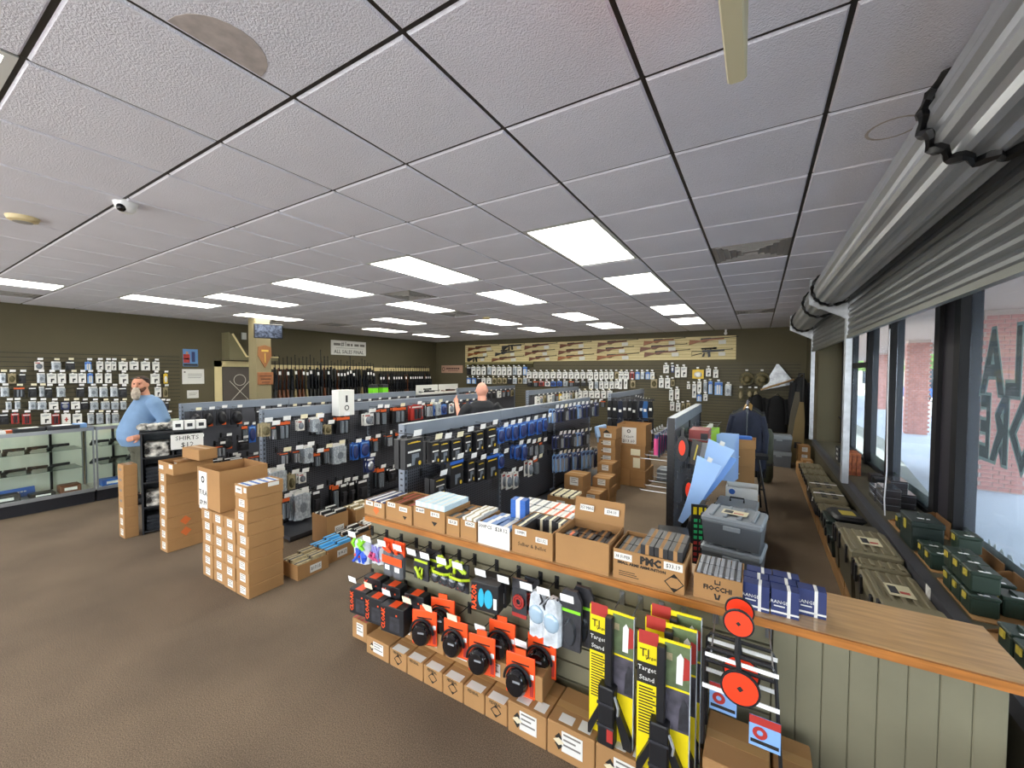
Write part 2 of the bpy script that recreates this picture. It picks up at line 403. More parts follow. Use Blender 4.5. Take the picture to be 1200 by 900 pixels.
s1 = shutter('long galvanised roller shutter coiled above the storefront windows nearer the door', -1.2, 5.95)
band(s1, 2.05); band(s1, 5.6, .02)
s2 = shutter('shorter galvanised roller shutter coiled above the far storefront windows', 6.02, 9.5)
band(s2, 6.7, .016); band(s2, 8.9, .016)
cord_m = mat('pull_cord', 'd5d5d8', .6)
tag(G().tube([(.97, 4.75, 2.23), (.968, 4.73, 1.6), (.975, 4.72, 1.0), (.965, 4.72, .74), (.968, 4.70, .60)], .005, 6).obj('shutter_cord', cord_m), 'white pull cord hanging in front of the window panes', 'cord')
# ------------------------------------------------------------------ outdoors
conc = mat('walk_concrete', 'a2acbb', .9, var=.06, scale=.7)
struct(G().box(-60, 120, -70, 140, -.35, -.20).obj('ground', mat('parking_lot', 'b9b5ae', .95, var=.08, scale=.2)))
wk = struct(G().prism([(XW+.12, -8), (3.2, -8), (8.4, 45), (XW+.12, 45)], -.2, -.05, 'z').obj('sidewalk', conc))
G().prism([(XW+.12, -8), (1.6, 2.5), (3.1, 15.5), (3.1, 30), (XW+.12, 30)], -.05, -.044, 'z').obj('dark_paving', mat('dark_paving_grey', '7d827d', .9, var=.08, scale=2), wk)  # darker grey polygon over the walk beside the windows, slanting outer edge
brick_a = mat('brick_red', 'b27a70', .85, var=.18, scale=9); mortar = mat('mortar', 'b5a39b', .9)
def pillar(x, y, label, n_courses, wdt=.5):
    o = struct(G().box(-wdt/2+.006, wdt/2-.006, -wdt/2+.006, wdt/2-.006, -.05, 2.85).obj('brick_pillar', mortar, None, (x, y, 0), (0, 0, -.1)))
    return o
bw, bh = .12, .066
bk_me = G().box(-.058, .058, -.006, .006, -.029, .029).mesh('brick', brick_a)
for k, (x, y) in enumerate(((3.35, 9.75), (4.2, 17.3), (5.4, 28.0), (2.9, 4.2))):
    o = pillar(x, y, '', 0)
    if k == 0:
        for c in range(42):
            for q in range(4):
                off = (.06 if c % 2 else 0)
                u = -.19+q*.126+(off-.03)
                if abs(u) > .2: u = .2 if u > 0 else -.2
                ob('brick', bk_me, o, (u, -.248, .0+c*.0667))
                if q < 4 and c < 42 and c % 1 == 0 and q % 2 == 0: ob('brick', bk_me, o, (-.248, -.13+q*.126+(off-.03), .0+c*.0667), (0, 0, PI/2))
    else:
        g = G()
        for c in range(42):
            for q in range(4):
                u = -.19+q*.126+(.03 if c % 2 else -.03)
                g.box(u-.058, u+.058, -.254, -.242, c*.0667-.029, c*.0667+.029)
                g.box(-.254, -.242, u-.058, u+.058, c*.0667-.029, c*.0667+.029)
        stuff(g.obj('brick_facing', brick_a, o))
sf = struct(G().prism([(XW+.1, -8), (2.6, -8), (7.6, 45), (XW+.1, 45)], 2.85, 3.0, 'z').obj('soffit', mat('soffit_paint', '9c8a84', .8)))
G().prism([(2.5, -8), (3.05, -8), (8.2, 45), (7.6, 45)], 2.62, 3.6, 'z').obj('fascia', mat('fascia_brown', '7c6760', .8), sf)
struct(G().box(XL-.2, XW+.1, -9, YB+.3, 3.2, 3.5).obj('roof', plen)) if False else None
# street scenery across the lot
def car(x, y, rz, m, label):
    t = thing('car', label, 'car', (x, y, -.2), rz, 'parked cars across the lot')
    G().prism([(-2.2,.3),(2.2,.3),(2.25,.75),(1.5,.9),(-2.1,.95),(-2.25,.6)], -.85, .85, 'y').obj('body', m, t)
    G().prism([(-1.9,.93),(1.2,.9),(.6,1.4),(-1.3,1.42)], -.75, .75, 'y').obj('cabin', mat('car_glass', '2b3540', .1), t)
    for sx in (-1.35, 1.35):
        for sy in (-.86, .72): G().cyl((sx, sy, .32), (sx, sy+.14, .32), .32, n=14).obj('wheel', black, t)
car(13.0, 37, .3, mat('car_white', 'dfe3e6', .3), 'white car parked across the lot, seen through the middle pane')
car(11.2, 41, .3, mat('car_blue', '2d5fa8', .3), 'blue car parked across the lot beside the white one')
car(17, 36, .3, mat('car_silver', '9aa3aa', .3), 'silver car parked across the lot furthest from the pillars')
leaf = mat('leaf_green', '6f8f4a', .8, var=.35, scale=3)
for k, (x, y, h) in enumerate(((8, 52, 5.5), (14, 55, 6.5), (20.5, 53, 6), (27, 50, 7), (33.5, 46, 6.5))):
    t = thing('tree', 'green roadside tree beyond the parking lot, %s counting from the brick pillars' % ordn(k+1), 'tree', (x, y, -.2), 0, 'trees across the road')
    G().cyl((0,0,0), (0,0,h*.5), .2, .12).obj('trunk', mat('bark', '5a4a3a', .9), t)
    g = G(); rr = random.Random(k)
    for q in range(14): g.ball((rr.uniform(-1.6,1.6), rr.uniform(-1.6,1.6), h*.55+rr.uniform(-1.2,1.8)), rr.uniform(.7,1.2), 8, 6)
    stuff(g.obj('foliage', leaf, t))
t = thing('far_building', 'low pale building across the road seen through window', 'building', (16, 62, -.2))
G().box(-12, 12, 0, 6, 0, 3.6).obj('wall', mat('far_wall', 'cfc8bb', .9), t); G().box(-12.4, 12.4, -.6, 6, 3.6, 4.1).obj('roof', mat('far_roof', '8a8580', .9), t)
for k in range(5): G().box(-10+k*4.4, -7.5+k*4.4, -.05, .05, .8, 2.6).obj('window', MATS['car_glass'], t)
kerb = struct(G().box(4.9, 12, 26.0, 26.2, -.2, -.18).obj('painted_line', mat('line_red', 'c2524e', .9)))
struct(G().box(5.2, 12, 25.2, 25.7, -.2, -.182).obj('painted_line', mat('line_aqua', '74c8d8', .9)))
# ------------------------------------------------------------------ half wall with slat front, bead planks and oak cap
HY, HZ, HX0, HX1 = 2.0, .765, -2.40, .77
hw = struct(G().box(HX0, HX1, HY+.02, HY+.30, 0, HZ).obj('half_wall', sage))
sx0, sx1 = HX0, .07
pitch = .1015; zt = HZ
G().box(sx0, sx1, HY+.001, HY+.02, .05, HZ).obj('slat_backing', mat('slat_groove_sage', '34342a', .8), hw)
k = 0
while zt > .14:
    zb = max(zt-pitch+.010, .06)
    top_ = .012
    for (xa, xb) in ((sx0, -1.17), (-1.168, sx1)):
        G().box(xa, xb, HY-.018, HY+.004, zb, zt-.001).obj('slat', sage, hw)
    zt -= pitch
x = .075
while x < HX1-.02:
    xb = min(x+.0865, HX1)
    G().bbox(x+.0005, xb-.0005, HY-.012, HY+.02, .02, HZ, .003).obj('plank', sage, hw); x += .087
oak = mat('oak_cap', 'b99366', .4, var=.16, scale=5, stretch=(1, 9, 9), coat=.6); oak_e = mat('oak_edge', 'a5682f', .4, var=.2, scale=6, stretch=(1, 10, 10))
g = G(); g.mt(0).box(HX0-.03, HX1+.06, HY-.04, HY+.345, HZ+.003, HZ+.032); g.obj('counter_top', oak, hw)
g = G().box(HX0-.03, HX1+.06, HY-.052, HY-.04, HZ-.004, HZ+.031); g.obj('cap_edging', oak_e, hw)
CT = HZ+.032
SKW = .028                                   # the wall runs slightly askew to the grid
hw.rotation_euler = (0, 0, SKW); _p = Vector((HX0, 1.97, 0)); hw.location = _p-Matrix.Rotation(SKW, 3, 'Z')@_p
# ------------------------------------------------------------------ hanging merchandise
GC1 = [(2.27,1.33,0.21,0.24,'H'), (2.51,1.27,0.11,0.19,'H'), (2.63,1.26,0.12,0.2,'H'), (2.79,1.25,0.14,0.2,'H'), (2.94,1.28,0.11,0.19,'H'), (3.13,1.28,0.14,0.2,'H'), (3.34,1.3,0.18,0.23,'H'), (3.54,1.25,0.12,0.16,'B'), (3.68,1.26,0.11,0.16,'B'), (3.83,1.26,0.11,0.18,'B'), (4.01,1.26,0.14,0.18,'B'), (4.2,1.26,0.13,0.18,'B'), (4.41,1.26,0.12,0.19,'B'), (4.57,1.26,0.1,0.17,'B'), (4.79,1.35,0.1,0.18,'L'), (4.93,1.34,0.11,0.18,'D'), (5.07,1.34,0.11,0.19,'D'), (5.21,1.34,0.12,0.19,'S'), (5.36,1.34,0.12,0.19,'D'), (5.52,1.34,0.13,0.2,'D'), (5.69,1.34,0.14,0.2,'L'), (5.86,1.33,0.14,0.21,'D'), (6.05,1.33,0.15,0.21,'D'), (6.24,1.33,0.16,0.22,'S'), (6.45,1.33,0.17,0.23,'D')]
GC2 = [(2.57,0.96,0.15,0.16,'H'), (2.79,1.06,0.2,0.24,'G'), (2.99,1.03,0.12,0.22,'H'), (3.14,0.99,0.13,0.2,'H'), (3.35,1.01,0.2,0.24,'G'), (3.55,0.98,0.1,0.15,'B'), (3.86,1.02,0.09,0.15,'B'), (4.03,1.01,0.1,0.19,'B'), (4.16,0.99,0.08,0.14,'S'), (4.29,0.99,0.09,0.16,'S'), (4.45,0.97,0.09,0.15,'O'), (4.91,0.99,0.11,0.18,'D'), (5.04,0.98,0.11,0.19,'S'), (5.19,0.97,0.12,0.19,'D'), (5.34,0.95,0.12,0.19,'D'), (5.5,0.94,0.13,0.2,'S'), (5.67,0.93,0.14,0.2,'L'), (5.84,0.92,0.14,0.21,'D'), (6.02,0.91,0.15,0.21,'S')]
GC3 = [(3.7,0.75,0.11,0.18,'W'), (3.85,0.73,0.11,0.19,'W'), (4.18,0.79,0.11,0.19,'W'), (4.33,0.79,0.11,0.2,'O'), (4.91,0.73,0.11,0.24,'L'), (5.05,0.72,0.11,0.25,'L'), (5.19,0.7,0.12,0.25,'L'), (5.35,0.68,0.12,0.26,'D'), (5.51,0.66,0.13,0.26,'L'), (5.67,0.64,0.14,0.27,'D'), (5.85,0.62,0.14,0.28,'L'), (6.03,0.6,0.15,0.28,'L'), (6.23,0.57,0.16,0.29,'L'), (6.43,0.55,0.17,0.3,'D')]
G21 = [(2.37,1.27,0.1,0.15,'T'), (2.45,1.23,0.06,0.16,'X'), (2.57,1.27,0.16,0.21,'O'), (2.77,1.27,0.09,0.13,'W'), (2.98,1.26,0.14,0.21,'O'), (3.12,1.17,0.09,0.12,'T'), (3.34,1.25,0.2,0.23,'O'), (3.73,1.26,0.16,0.17,'W'), (3.88,1.31,0.07,0.24,'X'), (4,1.3,0.11,0.24,'O'), (4.3,1.3,0.27,0.24,'O'), (4.65,1.31,0.28,0.24,'R'), (4.95,1.32,0.16,0.24,'X'), (5.14,1.31,0.15,0.21,'C')]
G22 = [(2.57,0.92,0.12,0.14,'X'), (2.71,0.92,0.1,0.15,'X'), (2.85,0.94,0.13,0.2,'C'), (2.97,0.84,0.09,0.17,'O'), (3.09,0.88,0.1,0.2,'O'), (3.27,0.9,0.22,0.25,'C'), (3.52,0.88,0.09,0.23,'B'), (3.67,0.89,0.15,0.23,'B'), (3.84,0.9,0.09,0.2,'O')]
G23 = [(2.49,0.74,0.21,0.27,'C'), (2.66,0.65,0.09,0.18,'T'), (2.78,0.64,0.1,0.12,'W'), (3.75,0.65,0.14,0.21,'N')]
G24 = [(2.57,0.4,0.12,0.26,'O'), (2.77,0.42,0.22,0.34,'C'), (2.96,0.4,0.11,0.33,'K'), (3.22,0.39,0.1,0.33,'O'), (3.34,0.4,0.1,0.35,'K'), (3.46,0.39,0.09,0.34,'K'), (3.63,0.38,0.18,0.32,'K'), (3.93,0.46,0.14,0.3,'O')]
G11 = [(2.39,1.3,0.13,0.21,'E'), (2.54,1.3,0.12,0.22,'E'), (2.69,1.31,0.12,0.23,'E'), (2.88,1.3,0.15,0.23,'E')]
G12 = [(2.41,0.95,0.13,0.17,'E'), (2.74,0.92,0.17,0.18,'E'), (2.96,1.05,0.08,0.24,'O'), (3.07,1.04,0.1,0.25,'B')]
G13 = [(2.56,0.64,0.2,0.11,'K'), (2.81,0.64,0.26,0.14,'K')]
LW1 = [(1.74,1.98,0.11,0.15,'W'), (1.93,1.98,0.13,0.15,'C'), (2.1,1.99,0.12,0.16,'K'), (2.33,1.99,0.09,0.16,'b'), (2.47,2,0.09,0.16,'P'), (2.58,2,0.08,0.17,'P'), (2.66,2,0.07,0.17,'P'), (2.79,2,0.13,0.17,'P'), (2.96,2.01,0.13,0.17,'P'), (3.13,2.01,0.14,0.18,'P'), (3.29,2.01,0.11,0.18,'P')]
LW2 = [(1.35,1.78,0.08,0.16,'C'), (1.44,1.78,0.09,0.17,'T'), (1.55,1.78,0.08,0.17,'K'), (1.75,1.78,0.11,0.17,'C'), (1.87,1.78,0.11,0.18,'P'), (1.99,1.78,0.1,0.18,'P'), (2.13,1.78,0.1,0.18,'P'), (2.24,1.78,0.1,0.18,'P'), (2.34,1.78,0.08,0.19,'b'), (2.46,1.78,0.09,0.19,'P'), (2.58,1.78,0.09,0.19,'P'), (2.79,1.77,0.13,0.2,'P'), (3.28,1.77,0.14,0.21,'P'), (3.44,1.77,0.07,0.21,'Y')]
LW3 = [(1.36,1.56,0.1,0.16,'C'), (1.51,1.55,0.12,0.17,'O'), (1.66,1.55,0.1,0.17,'K'), (1.76,1.55,0.07,0.17,'C'), (1.84,1.54,0.09,0.18,'K'), (1.97,1.54,0.12,0.18,'C'), (2.22,1.53,0.11,0.18,'K'), (2.37,1.53,0.14,0.19,'C'), (2.52,1.52,0.13,0.19,'C'), (2.66,1.52,0.12,0.19,'C'), (2.79,1.51,0.13,0.2,'K'), (3.31,1.5,0.1,0.21,'P'), (3.44,1.49,0.08,0.21,'T')]
LW4 = [(1.4,1.32,0.07,0.13,'C'), (1.48,1.32,0.07,0.13,'C'), (1.65,1.31,0.1,0.14,'C'), (1.76,1.3,0.12,0.14,'C'), (1.89,1.29,0.11,0.14,'P'), (2.03,1.28,0.11,0.14,'N'), (2.15,1.28,0.11,0.14,'P'), (2.26,1.27,0.11,0.15,'K'), (2.39,1.26,0.12,0.15,'C'), (2.53,1.25,0.14,0.15,'C'), (2.67,1.24,0.12,0.15,'C'), (2.79,1.24,0.1,0.16,'C'), (3.38,1.2,0.08,0.17,'K'), (3.46,1.19,0.06,0.17,'K')]
LW5 = [(1.35,1.13,0.1,0.18,'K'), (1.45,1.13,0.09,0.18,'R'), (1.58,1.11,0.1,0.18,'R'), (1.79,1.1,0.12,0.19,'P'), (1.91,1.08,0.1,0.19,'R'), (2.02,1.07,0.11,0.19,'Q'), (2.16,1.06,0.12,0.2,'P'), (2.34,1.05,0.1,0.2,'C'), (2.46,1.04,0.11,0.2,'C'), (2.56,1.03,0.07,0.21,'C'), (2.66,1.02,0.11,0.21,'C'), (3.4,0.95,0.06,0.23,'C'), (3.48,0.95,0.07,0.23,'K')]
BW1 = [(-8.87,2,0.19,0.3,'K'), (-8.64,2,0.19,0.3,'P'), (-8.42,2,0.18,0.3,'P'), (-8.2,2,0.18,0.3,'P'), (-7.98,2,0.18,0.29,'C'), (-7.77,1.99,0.18,0.29,'P'), (-7.56,1.99,0.17,0.29,'P'), (-7.36,1.99,0.17,0.29,'P'), (-7.15,1.99,0.17,0.29,'P'), (-6.95,1.99,0.17,0.28,'C'), (-6.76,1.99,0.16,0.28,'P'), (-6.56,1.99,0.16,0.28,'b'), (-6.39,1.83,0.19,0.22,'P'), (-6.17,1.83,0.19,0.22,'P'), (-5.95,1.83,0.18,0.22,'P'), (-5.74,1.83,0.18,0.22,'P'), (-5.53,1.83,0.18,0.21,'P'), (-5.32,1.83,0.17,0.21,'P'), (-5.12,1.83,0.17,0.21,'P'), (-4.92,1.83,0.17,0.21,'P'), (-4.73,1.83,0.17,0.21,'P'), (-4.54,1.83,0.16,0.21,'P'), (-4.35,1.83,0.16,0.2,'P'), (-4.28,1.83,0.13,0.23,'P'), (-4.12,1.83,0.13,0.23,'P'), (-3.96,1.84,0.13,0.23,'P'), (-3.81,1.84,0.13,0.22,'P'), (-3.66,1.84,0.13,0.22,'P'), (-3.51,1.84,0.12,0.22,'T'), (-3.36,1.84,0.12,0.22,'P'), (-3.21,1.84,0.12,0.22,'P'), (-3.07,1.84,0.12,0.22,'R'), (-2.92,1.84,0.12,0.22,'b'), (-2.78,1.84,0.12,0.21,'C'), (-2.64,1.84,0.12,0.21,'b'), (-2.51,1.84,0.11,0.21,'P'), (-2.15,2.03,0.15,0.23,'P'), (-1.99,2.03,0.09,0.21,'N'), (-1.86,1.98,0.13,0.3,'P'), (-1.7,1.98,0.15,0.29,'P'), (-1.36,1.91,0.29,0.25,'Y'), (-1.11,1.94,0.12,0.22,'P'), (-0.94,1.91,0.12,0.22,'P')]
BW2 = [(-8.87,1.6,0.19,0.21,'b'), (-8.64,1.6,0.19,0.21,'b'), (-8.42,1.61,0.18,0.21,'K'), (-8.2,1.61,0.18,0.21,'P'), (-7.98,1.61,0.18,0.21,'P'), (-7.77,1.61,0.18,0.21,'T'), (-7.56,1.62,0.17,0.2,'T'), (-7.36,1.62,0.17,0.2,'T'), (-7.15,1.62,0.17,0.2,'K'), (-6.95,1.62,0.17,0.2,'C'), (-6.75,1.63,0.16,0.2,'T'), (-6.56,1.63,0.16,0.2,'C'), (-6.38,1.52,0.19,0.17,'K'), (-6.16,1.52,0.19,0.17,'O'), (-5.95,1.53,0.18,0.16,'R'), (-5.74,1.53,0.18,0.16,'W'), (-5.53,1.53,0.18,0.16,'B'), (-5.32,1.54,0.17,0.16,'B'), (-5.12,1.54,0.17,0.16,'C'), (-4.92,1.54,0.17,0.16,'O'), (-4.73,1.55,0.17,0.16,'K'), (-4.53,1.55,0.16,0.15,'K'), (-4.34,1.55,0.16,0.15,'K'), (-4.28,1.55,0.13,0.23,'P'), (-4.12,1.56,0.13,0.23,'C'), (-3.96,1.56,0.13,0.23,'P'), (-3.81,1.56,0.13,0.22,'P'), (-3.65,1.56,0.13,0.22,'P'), (-3.5,1.57,0.12,0.22,'P'), (-3.4,1.79,0.1,0.47,'P'), (-3.25,1.79,0.1,0.46,'P'), (-3.05,1.6,0.14,0.22,'T'), (-2.47,1.65,0.18,0.26,'T'), (-2.27,1.68,0.13,0.28,'P'), (-2.11,1.68,0.13,0.3,'P'), (-1.98,1.64,0.09,0.18,'T'), (-1.58,1.53,0.08,0.14,'P'), (-1.44,1.53,0.1,0.38,'P'), (-1.32,1.6,0.1,0.31,'P'), (-1.18,1.58,0.1,0.29,'C'), (-1.06,1.61,0.1,0.35,'b'), (-0.87,1.59,0.19,0.35,'b'), (-0.65,1.53,0.17,0.3,'C')]
BW3 = [(-5.23,1.25,0.17,0.24,'P'), (-5.03,1.25,0.17,0.24,'P'), (-4.83,1.26,0.17,0.24,'P'), (-4.64,1.26,0.17,0.23,'P'), (-4.45,1.27,0.16,0.23,'P'), (-4.26,1.27,0.16,0.23,'P'), (-4.08,1.28,0.16,0.23,'P'), (-3.89,1.28,0.15,0.23,'P'), (-3.71,1.29,0.15,0.22,'P'), (-2.01,1.36,0.11,0.3,'P'), (-1.86,1.39,0.11,0.3,'P'), (-1.32,1.25,0.12,0.18,'b'), (-1.17,1.27,0.1,0.18,'P'), (-0.37,1.43,0.13,0.3,'M'), (-0.18,1.43,0.13,0.25,'M'), (-0.05,1.43,0.11,0.25,'M')]
BW4 = [(-5.1,0.93,0.14,0.26,'C'), (-4.87,0.94,0.14,0.26,'R'), (-4.65,0.93,0.14,0.23,'P'), (-3.92,0.98,0.16,0.2,'O'), (-1.98,1.04,0.11,0.25,'P'), (-1.83,1.02,0.11,0.25,'P'), (-1.71,1,0.08,0.23,'T'), (-1.58,1.03,0.1,0.25,'T'), (-0.11,1.12,0.25,0.27,'C')]
M_ = lambda n, c, r=.5, **k: mat(n, c, r, **k)
c_white = M_('pack_white', 'dcdbd6', .5); c_black = M_('pack_black', '1d1d20', .45); c_dark = M_('pack_charcoal', '2e2e33', .5, var=.3, scale=30)
c_blue = M_('pack_blue', '2f62b8', .4); c_navy = M_('pack_navy', '2a3564', .45); c_red = M_('pack_red', 'a8322c', .45); c_org = M_('pack_orange', 'd9602a', .45)
c_yel = M_('pack_yellow', 'd9b52c', .45); c_tan = M_('pack_tan', '9c8f6e', .6, var=.3, scale=25); c_clear = M_('poly_bag', 'a0a7ad', .18, var=.3, scale=9, coat=.6)
c_grey = M_('pack_grey', '6d747c', .4, var=.2, scale=20); c_cream = M_('tag_cream', 'e9e1c2', .6); c_tag = M_('tag_white', 'efefee', .5)
c_camo = M_('camo', '6b5f3d', .7, col2='3a3a24', scale=14); c_silver = M_('pack_silver', 'b4b8be', .25, metal=.5); c_lblue = M_('pack_lightblue', '7fa6d8', .4); c_skin = M_('print_skin', 'b98a6c', .6)
hook_m = M_('hook_black', '121214', .4); hook_w = M_('hook_steel', '9a9da2', .3, metal=.8)
PISTOL = [(-.38,-.05),(.40,-.05),(.42,-.35),(.05,-.38),(-.08,-.95),(-.40,-.95),(-.30,-.38),(-.40,-.30)]
def scaled(poly, cx, cz, sx, sz): return [(cx+a*sx, cz+b*sz) for a, b in poly]
def card(mats, tab=True, th=.25):
    g = G(); g.box(-.5, .5, -th, 0, -1, 0)
    if tab: g.box(-.12, .12, -th, 0, 0, .07)
    return g.mesh('card', mats)
def boxed(m):
    return G().box(-.5, .5, -1, 0, -1, 0).box(-.14, .14, -.1, 0, 0, .08).mesh('box', m)
def pr(m, *rects, y=-1.02):
    g = G()
    for x0, x1, z0, z1 in rects: g.box(x0, x1, y, y+.06, z0, z1)
    return g.mesh('print', m)
def prod(m, kind, y0=-1, y1=-.25):
    g = G()
    if kind == 'pistol': g.prism(scaled(PISTOL, .02, -.34, .78, .42), y0, y1, 'y')
    elif kind == 'stick':
        for x in (-.22, .08): g.box(x, x+.16, y0, y1, -.92, -.22)
    elif kind == 'lump': g.loft([[(.36*math.cos(t)*s, y, -.55+.34*math.sin(t)*s) for t in [2*PI*k/10 for k in range(10)]] for y, s in ((y1,1.0),(y1*.5+y0*.5,.95),(y0,.55))])
    elif kind == 'round': g.loft([[(.42*math.cos(t)*s, y, -.52+.40*math.sin(t)*s) for t in [2*PI*k/14 for k in range(14)]] for y, s in ((y1,1.0),(y0*.7,.98),(y0,.6))])
    elif kind == 'bag': g.loft([[(x0*s, y, z) for x0, z in ((-.5,-.98),(-.2,-1.0),(.15,-.97),(.5,-.99),(.47,-.6),(.5,-.1),(.2,-.04),(-.2,-.05),(-.5,-.08),(-.46,-.55))] for y, s in ((0,.9),(-.35,1),(-.8,.93),(-1,.55))])
    return g.mesh('product' if kind != 'bag' else 'bag', m, smooth=kind in ('bag', 'round', 'lump'))
SIL = [(-.38,-.05),(.40,-.05),(.42,-.4),(-.02,-.42),(-.1,-.95),(-.38,-.95)]
def silh(m): return G().prism(scaled(SIL, .05, -.5, .5, .42), -1.03, -1.0, 'y').mesh('print', m)
PACK = {
 'P': (('boxed_pack', boxed(c_white), [('print', silh(c_black)), ('print_band', pr(c_grey, (-.42,.3,-.2,-.13), (-.42,.1,-.3,-.26)))]), 'white box with dark print', .05),
 'Q': (('boxed_pack', boxed(c_white), [('print', pr(c_red, (-.22,.22,-.6,-.48), (-.08,.08,-.75,-.33)))]), 'white box with red cross', .05),
 'C': (('poly_bag_pack', prod(c_clear, 'bag'), [('header_card', G().box(-.42,.42,-.5,-.1,-.2,.06).mesh('header_card', c_white)), ('product', prod(c_grey, 'lump', -1.03, -.3))]), 'clear bag of grey hardware', .06),
 'K': (('blister_pack', card(c_black), [('product', prod(c_dark, 'pistol')), ('print', pr(c_tag, (-.4,.4,-.16,-.06), y=-.32))]), 'black carded pack', .05),
 'X': (('blister_pack', card(c_dark), [('product', prod(c_silver, 'stick')), ('print', pr(c_org, (-.4,.4,-.14,-.06), y=-.32))]), 'dark card, two silver sticks', .05),
 'T': (('blister_pack', card(c_tan), [('product', prod(c_camo, 'lump'))]), 'tan carded pack', .05),
 'M': (('blister_pack', card(c_camo), [('product', prod(c_tan, 'lump'))]), 'camouflage carded pack', .06),
 'O': (('blister_pack', card(c_black), [('header_card', pr(c_org, (-.5,.5,-.16,.0), y=-.34)), ('product', prod(c_grey, 'stick'))]), 'black pack with orange header', .05),
 'W': (('blister_pack', card(c_white), [('product', prod(c_grey, 'lump')), ('print', pr(c_red, (-.4,.1,-.2,-.1), y=-.32))]), 'white carded pack, red print', .04),
 'B': (('blister_pack', card(c_blue), [('product', prod(c_navy, 'round', -.9)), ('print', pr(c_lblue, (-.4,.4,-.14,-.05), y=-.32))]), 'bright blue carded pack', .04),
 'b': (('blister_pack', card(c_lblue), [('product', prod(c_white, 'stick')), ('print', pr(c_blue, (-.5,.5,-.3,-.05), y=-.32))]), 'pale blue and white carded pack', .04),
 'R': (('blister_pack', card(c_red), [('product', prod(c_dark, 'stick')), ('print', pr(c_white, (-.4,.4,-.16,-.06), y=-.32))]), 'red carded pack', .04),
 'Y': (('blister_pack', card(c_yel), [('product', prod(c_white, 'lump'))]), 'yellow carded pack', .05),
 'N': (('blister_pack', card(c_navy), [('product', prod(c_silver, 'lump')), ('print', pr(c_white, (-.4,.4,-.18,-.06), y=-.32))]), 'navy carded pack', .04),
 'E': (('earmuff_pack', card(c_dark), [('product', prod(c_black, 'round')), ('print', pr(c_org, (.0,.46,-.98,-.82), y=-.34))]), 'dark earmuff pack, orange corner', .09),
 'H': (('holster_pack', boxed(c_black), [('logo_band', pr(c_yel, (-.36,.34,-.15,-.12), (-.2,.22,-.12,-.10))), ('print', silh(c_grey)), ('seal', G().cyl((.3,-1.03,-.87),(.3,-1.0,-.87),.075,n=12).mesh('seal', c_yel)), ('caption', pr(c_white, (-.4,-.18,-.9,-.82), (-.35,.35,-.46,-.40)))]), 'black holster box, yellow logo', .05),
 'G': (('holster_pack', boxed(c_black), [('header_card', pr(c_blue, (-.5,.5,-.1,.02))), ('logo_band', pr(c_yel, (-.38,.38,-.22,-.17))), ('print', silh(c_grey)), ('seal', G().cyl((.3,-1.03,-.87),(.3,-1.0,-.87),.075,n=12).mesh('seal', c_yel))]), 'holster box with blue header', .05),
 'D': (('blister_pack', card(c_navy), [('product', prod(c_dark, 'stick')), ('print', pr(c_white, (-.3,.3,-.14,-.06), y=-.32))]), 'dark navy rod pack', .03),
 'S': (('blister_pack', card(c_dark), [('product', prod(c_silver, 'stick'))]), 'charcoal pack with silver rods', .03),
 'L': (('blister_pack', card(c_lblue), [('product', prod(c_silver, 'stick')), ('print', pr(c_navy, (-.4,.4,-.2,-.05), y=-.32))]), 'light blue carded rod pack', .03),
}
def hook_mesh(L, m):
    g = G(); g.box(-.012, .012, -.006, .0, -.05, .02); g.tube([(0, -.004, 0), (0, -L, 0), (0, -L-.012, .012)], .0032, 5)
    return g.mesh('hook', m)
tag_w = G().obox((0, 0, 0), (.062, .003, .036), (.25, 0, 0)).mesh('price_tag', c_tag); tag_y = G().obox((0, 0, 0), (.062, .003, .036), (.25, 0, 0)).mesh('price_tag', c_cream)
HK = {}
def hook(parent, pos, rz, L, m=None, sx=1):
    key = (round(L, 2), (m or hook_m).name)
    if key not in HK: HK[key] = hook_mesh(L, m or hook_m)
    h = ob('hook', HK[key], parent, pos, (0, 0, rz))
    tg = ob('price_tag', tag_y if random.random() < .15 else tag_w, h, (0, -L-.014, .018)); tg.scale = (sx, 1, sx)
    return h
SEEN = {}
def hang(rows, face, out, axis, parent, where, rownames, group, deep=1, tagscale=1, zmin=.24):
    """rows of (along, ztop, w, h, kind); face = wall plane, packs stand `out` off it"""
    for r, row in enumerate(rows):
        for k, (a, z, w_, h_, kd) in enumerate(sorted(row)):
            p, desc, dep = PACK[kd]
            w2, h2 = w_*.94, min(h_*.94, z-zmin)
            rz = PI/2 if axis == 'x' else 0
            hp = (face, a, z+.03) if axis == 'x' else (a, face, z+.03)
            hook(parent, hp, rz, out+.01, None, tagscale)
            for q in range(deep):
                o_ = out-dep*.2-q*(dep+.012)
                if o_ < dep+.01 and q: break
                loc = (face+o_-dep, a+random.uniform(-.008, .008), z) if axis == 'x' else (a, face-o_+dep, z)
                ol = '%s %s, %s row, %s along%s' % (desc, where, rownames[r], ordn(k+1), ', rear one' if q else '')
                o = spawn(p, loc, (0, 0, rz+random.uniform(-.04, .04)), ol, 'package', group)
                o.scale = (w2, dep, h2)
RN = ['top', 'second', 'third', 'fourth', 'bottom']
hang([LW1, LW2, LW3, LW4, LW5], XL+.02, .12, 'x', wl, 'above glass cases', RN, 'packages on the slatwall above the glass cases')
hang([BW1, BW2, BW3, BW4], YB-.02, .13, 'y', wb, 'on back slatwall', RN, 'packages on the back slatwall')
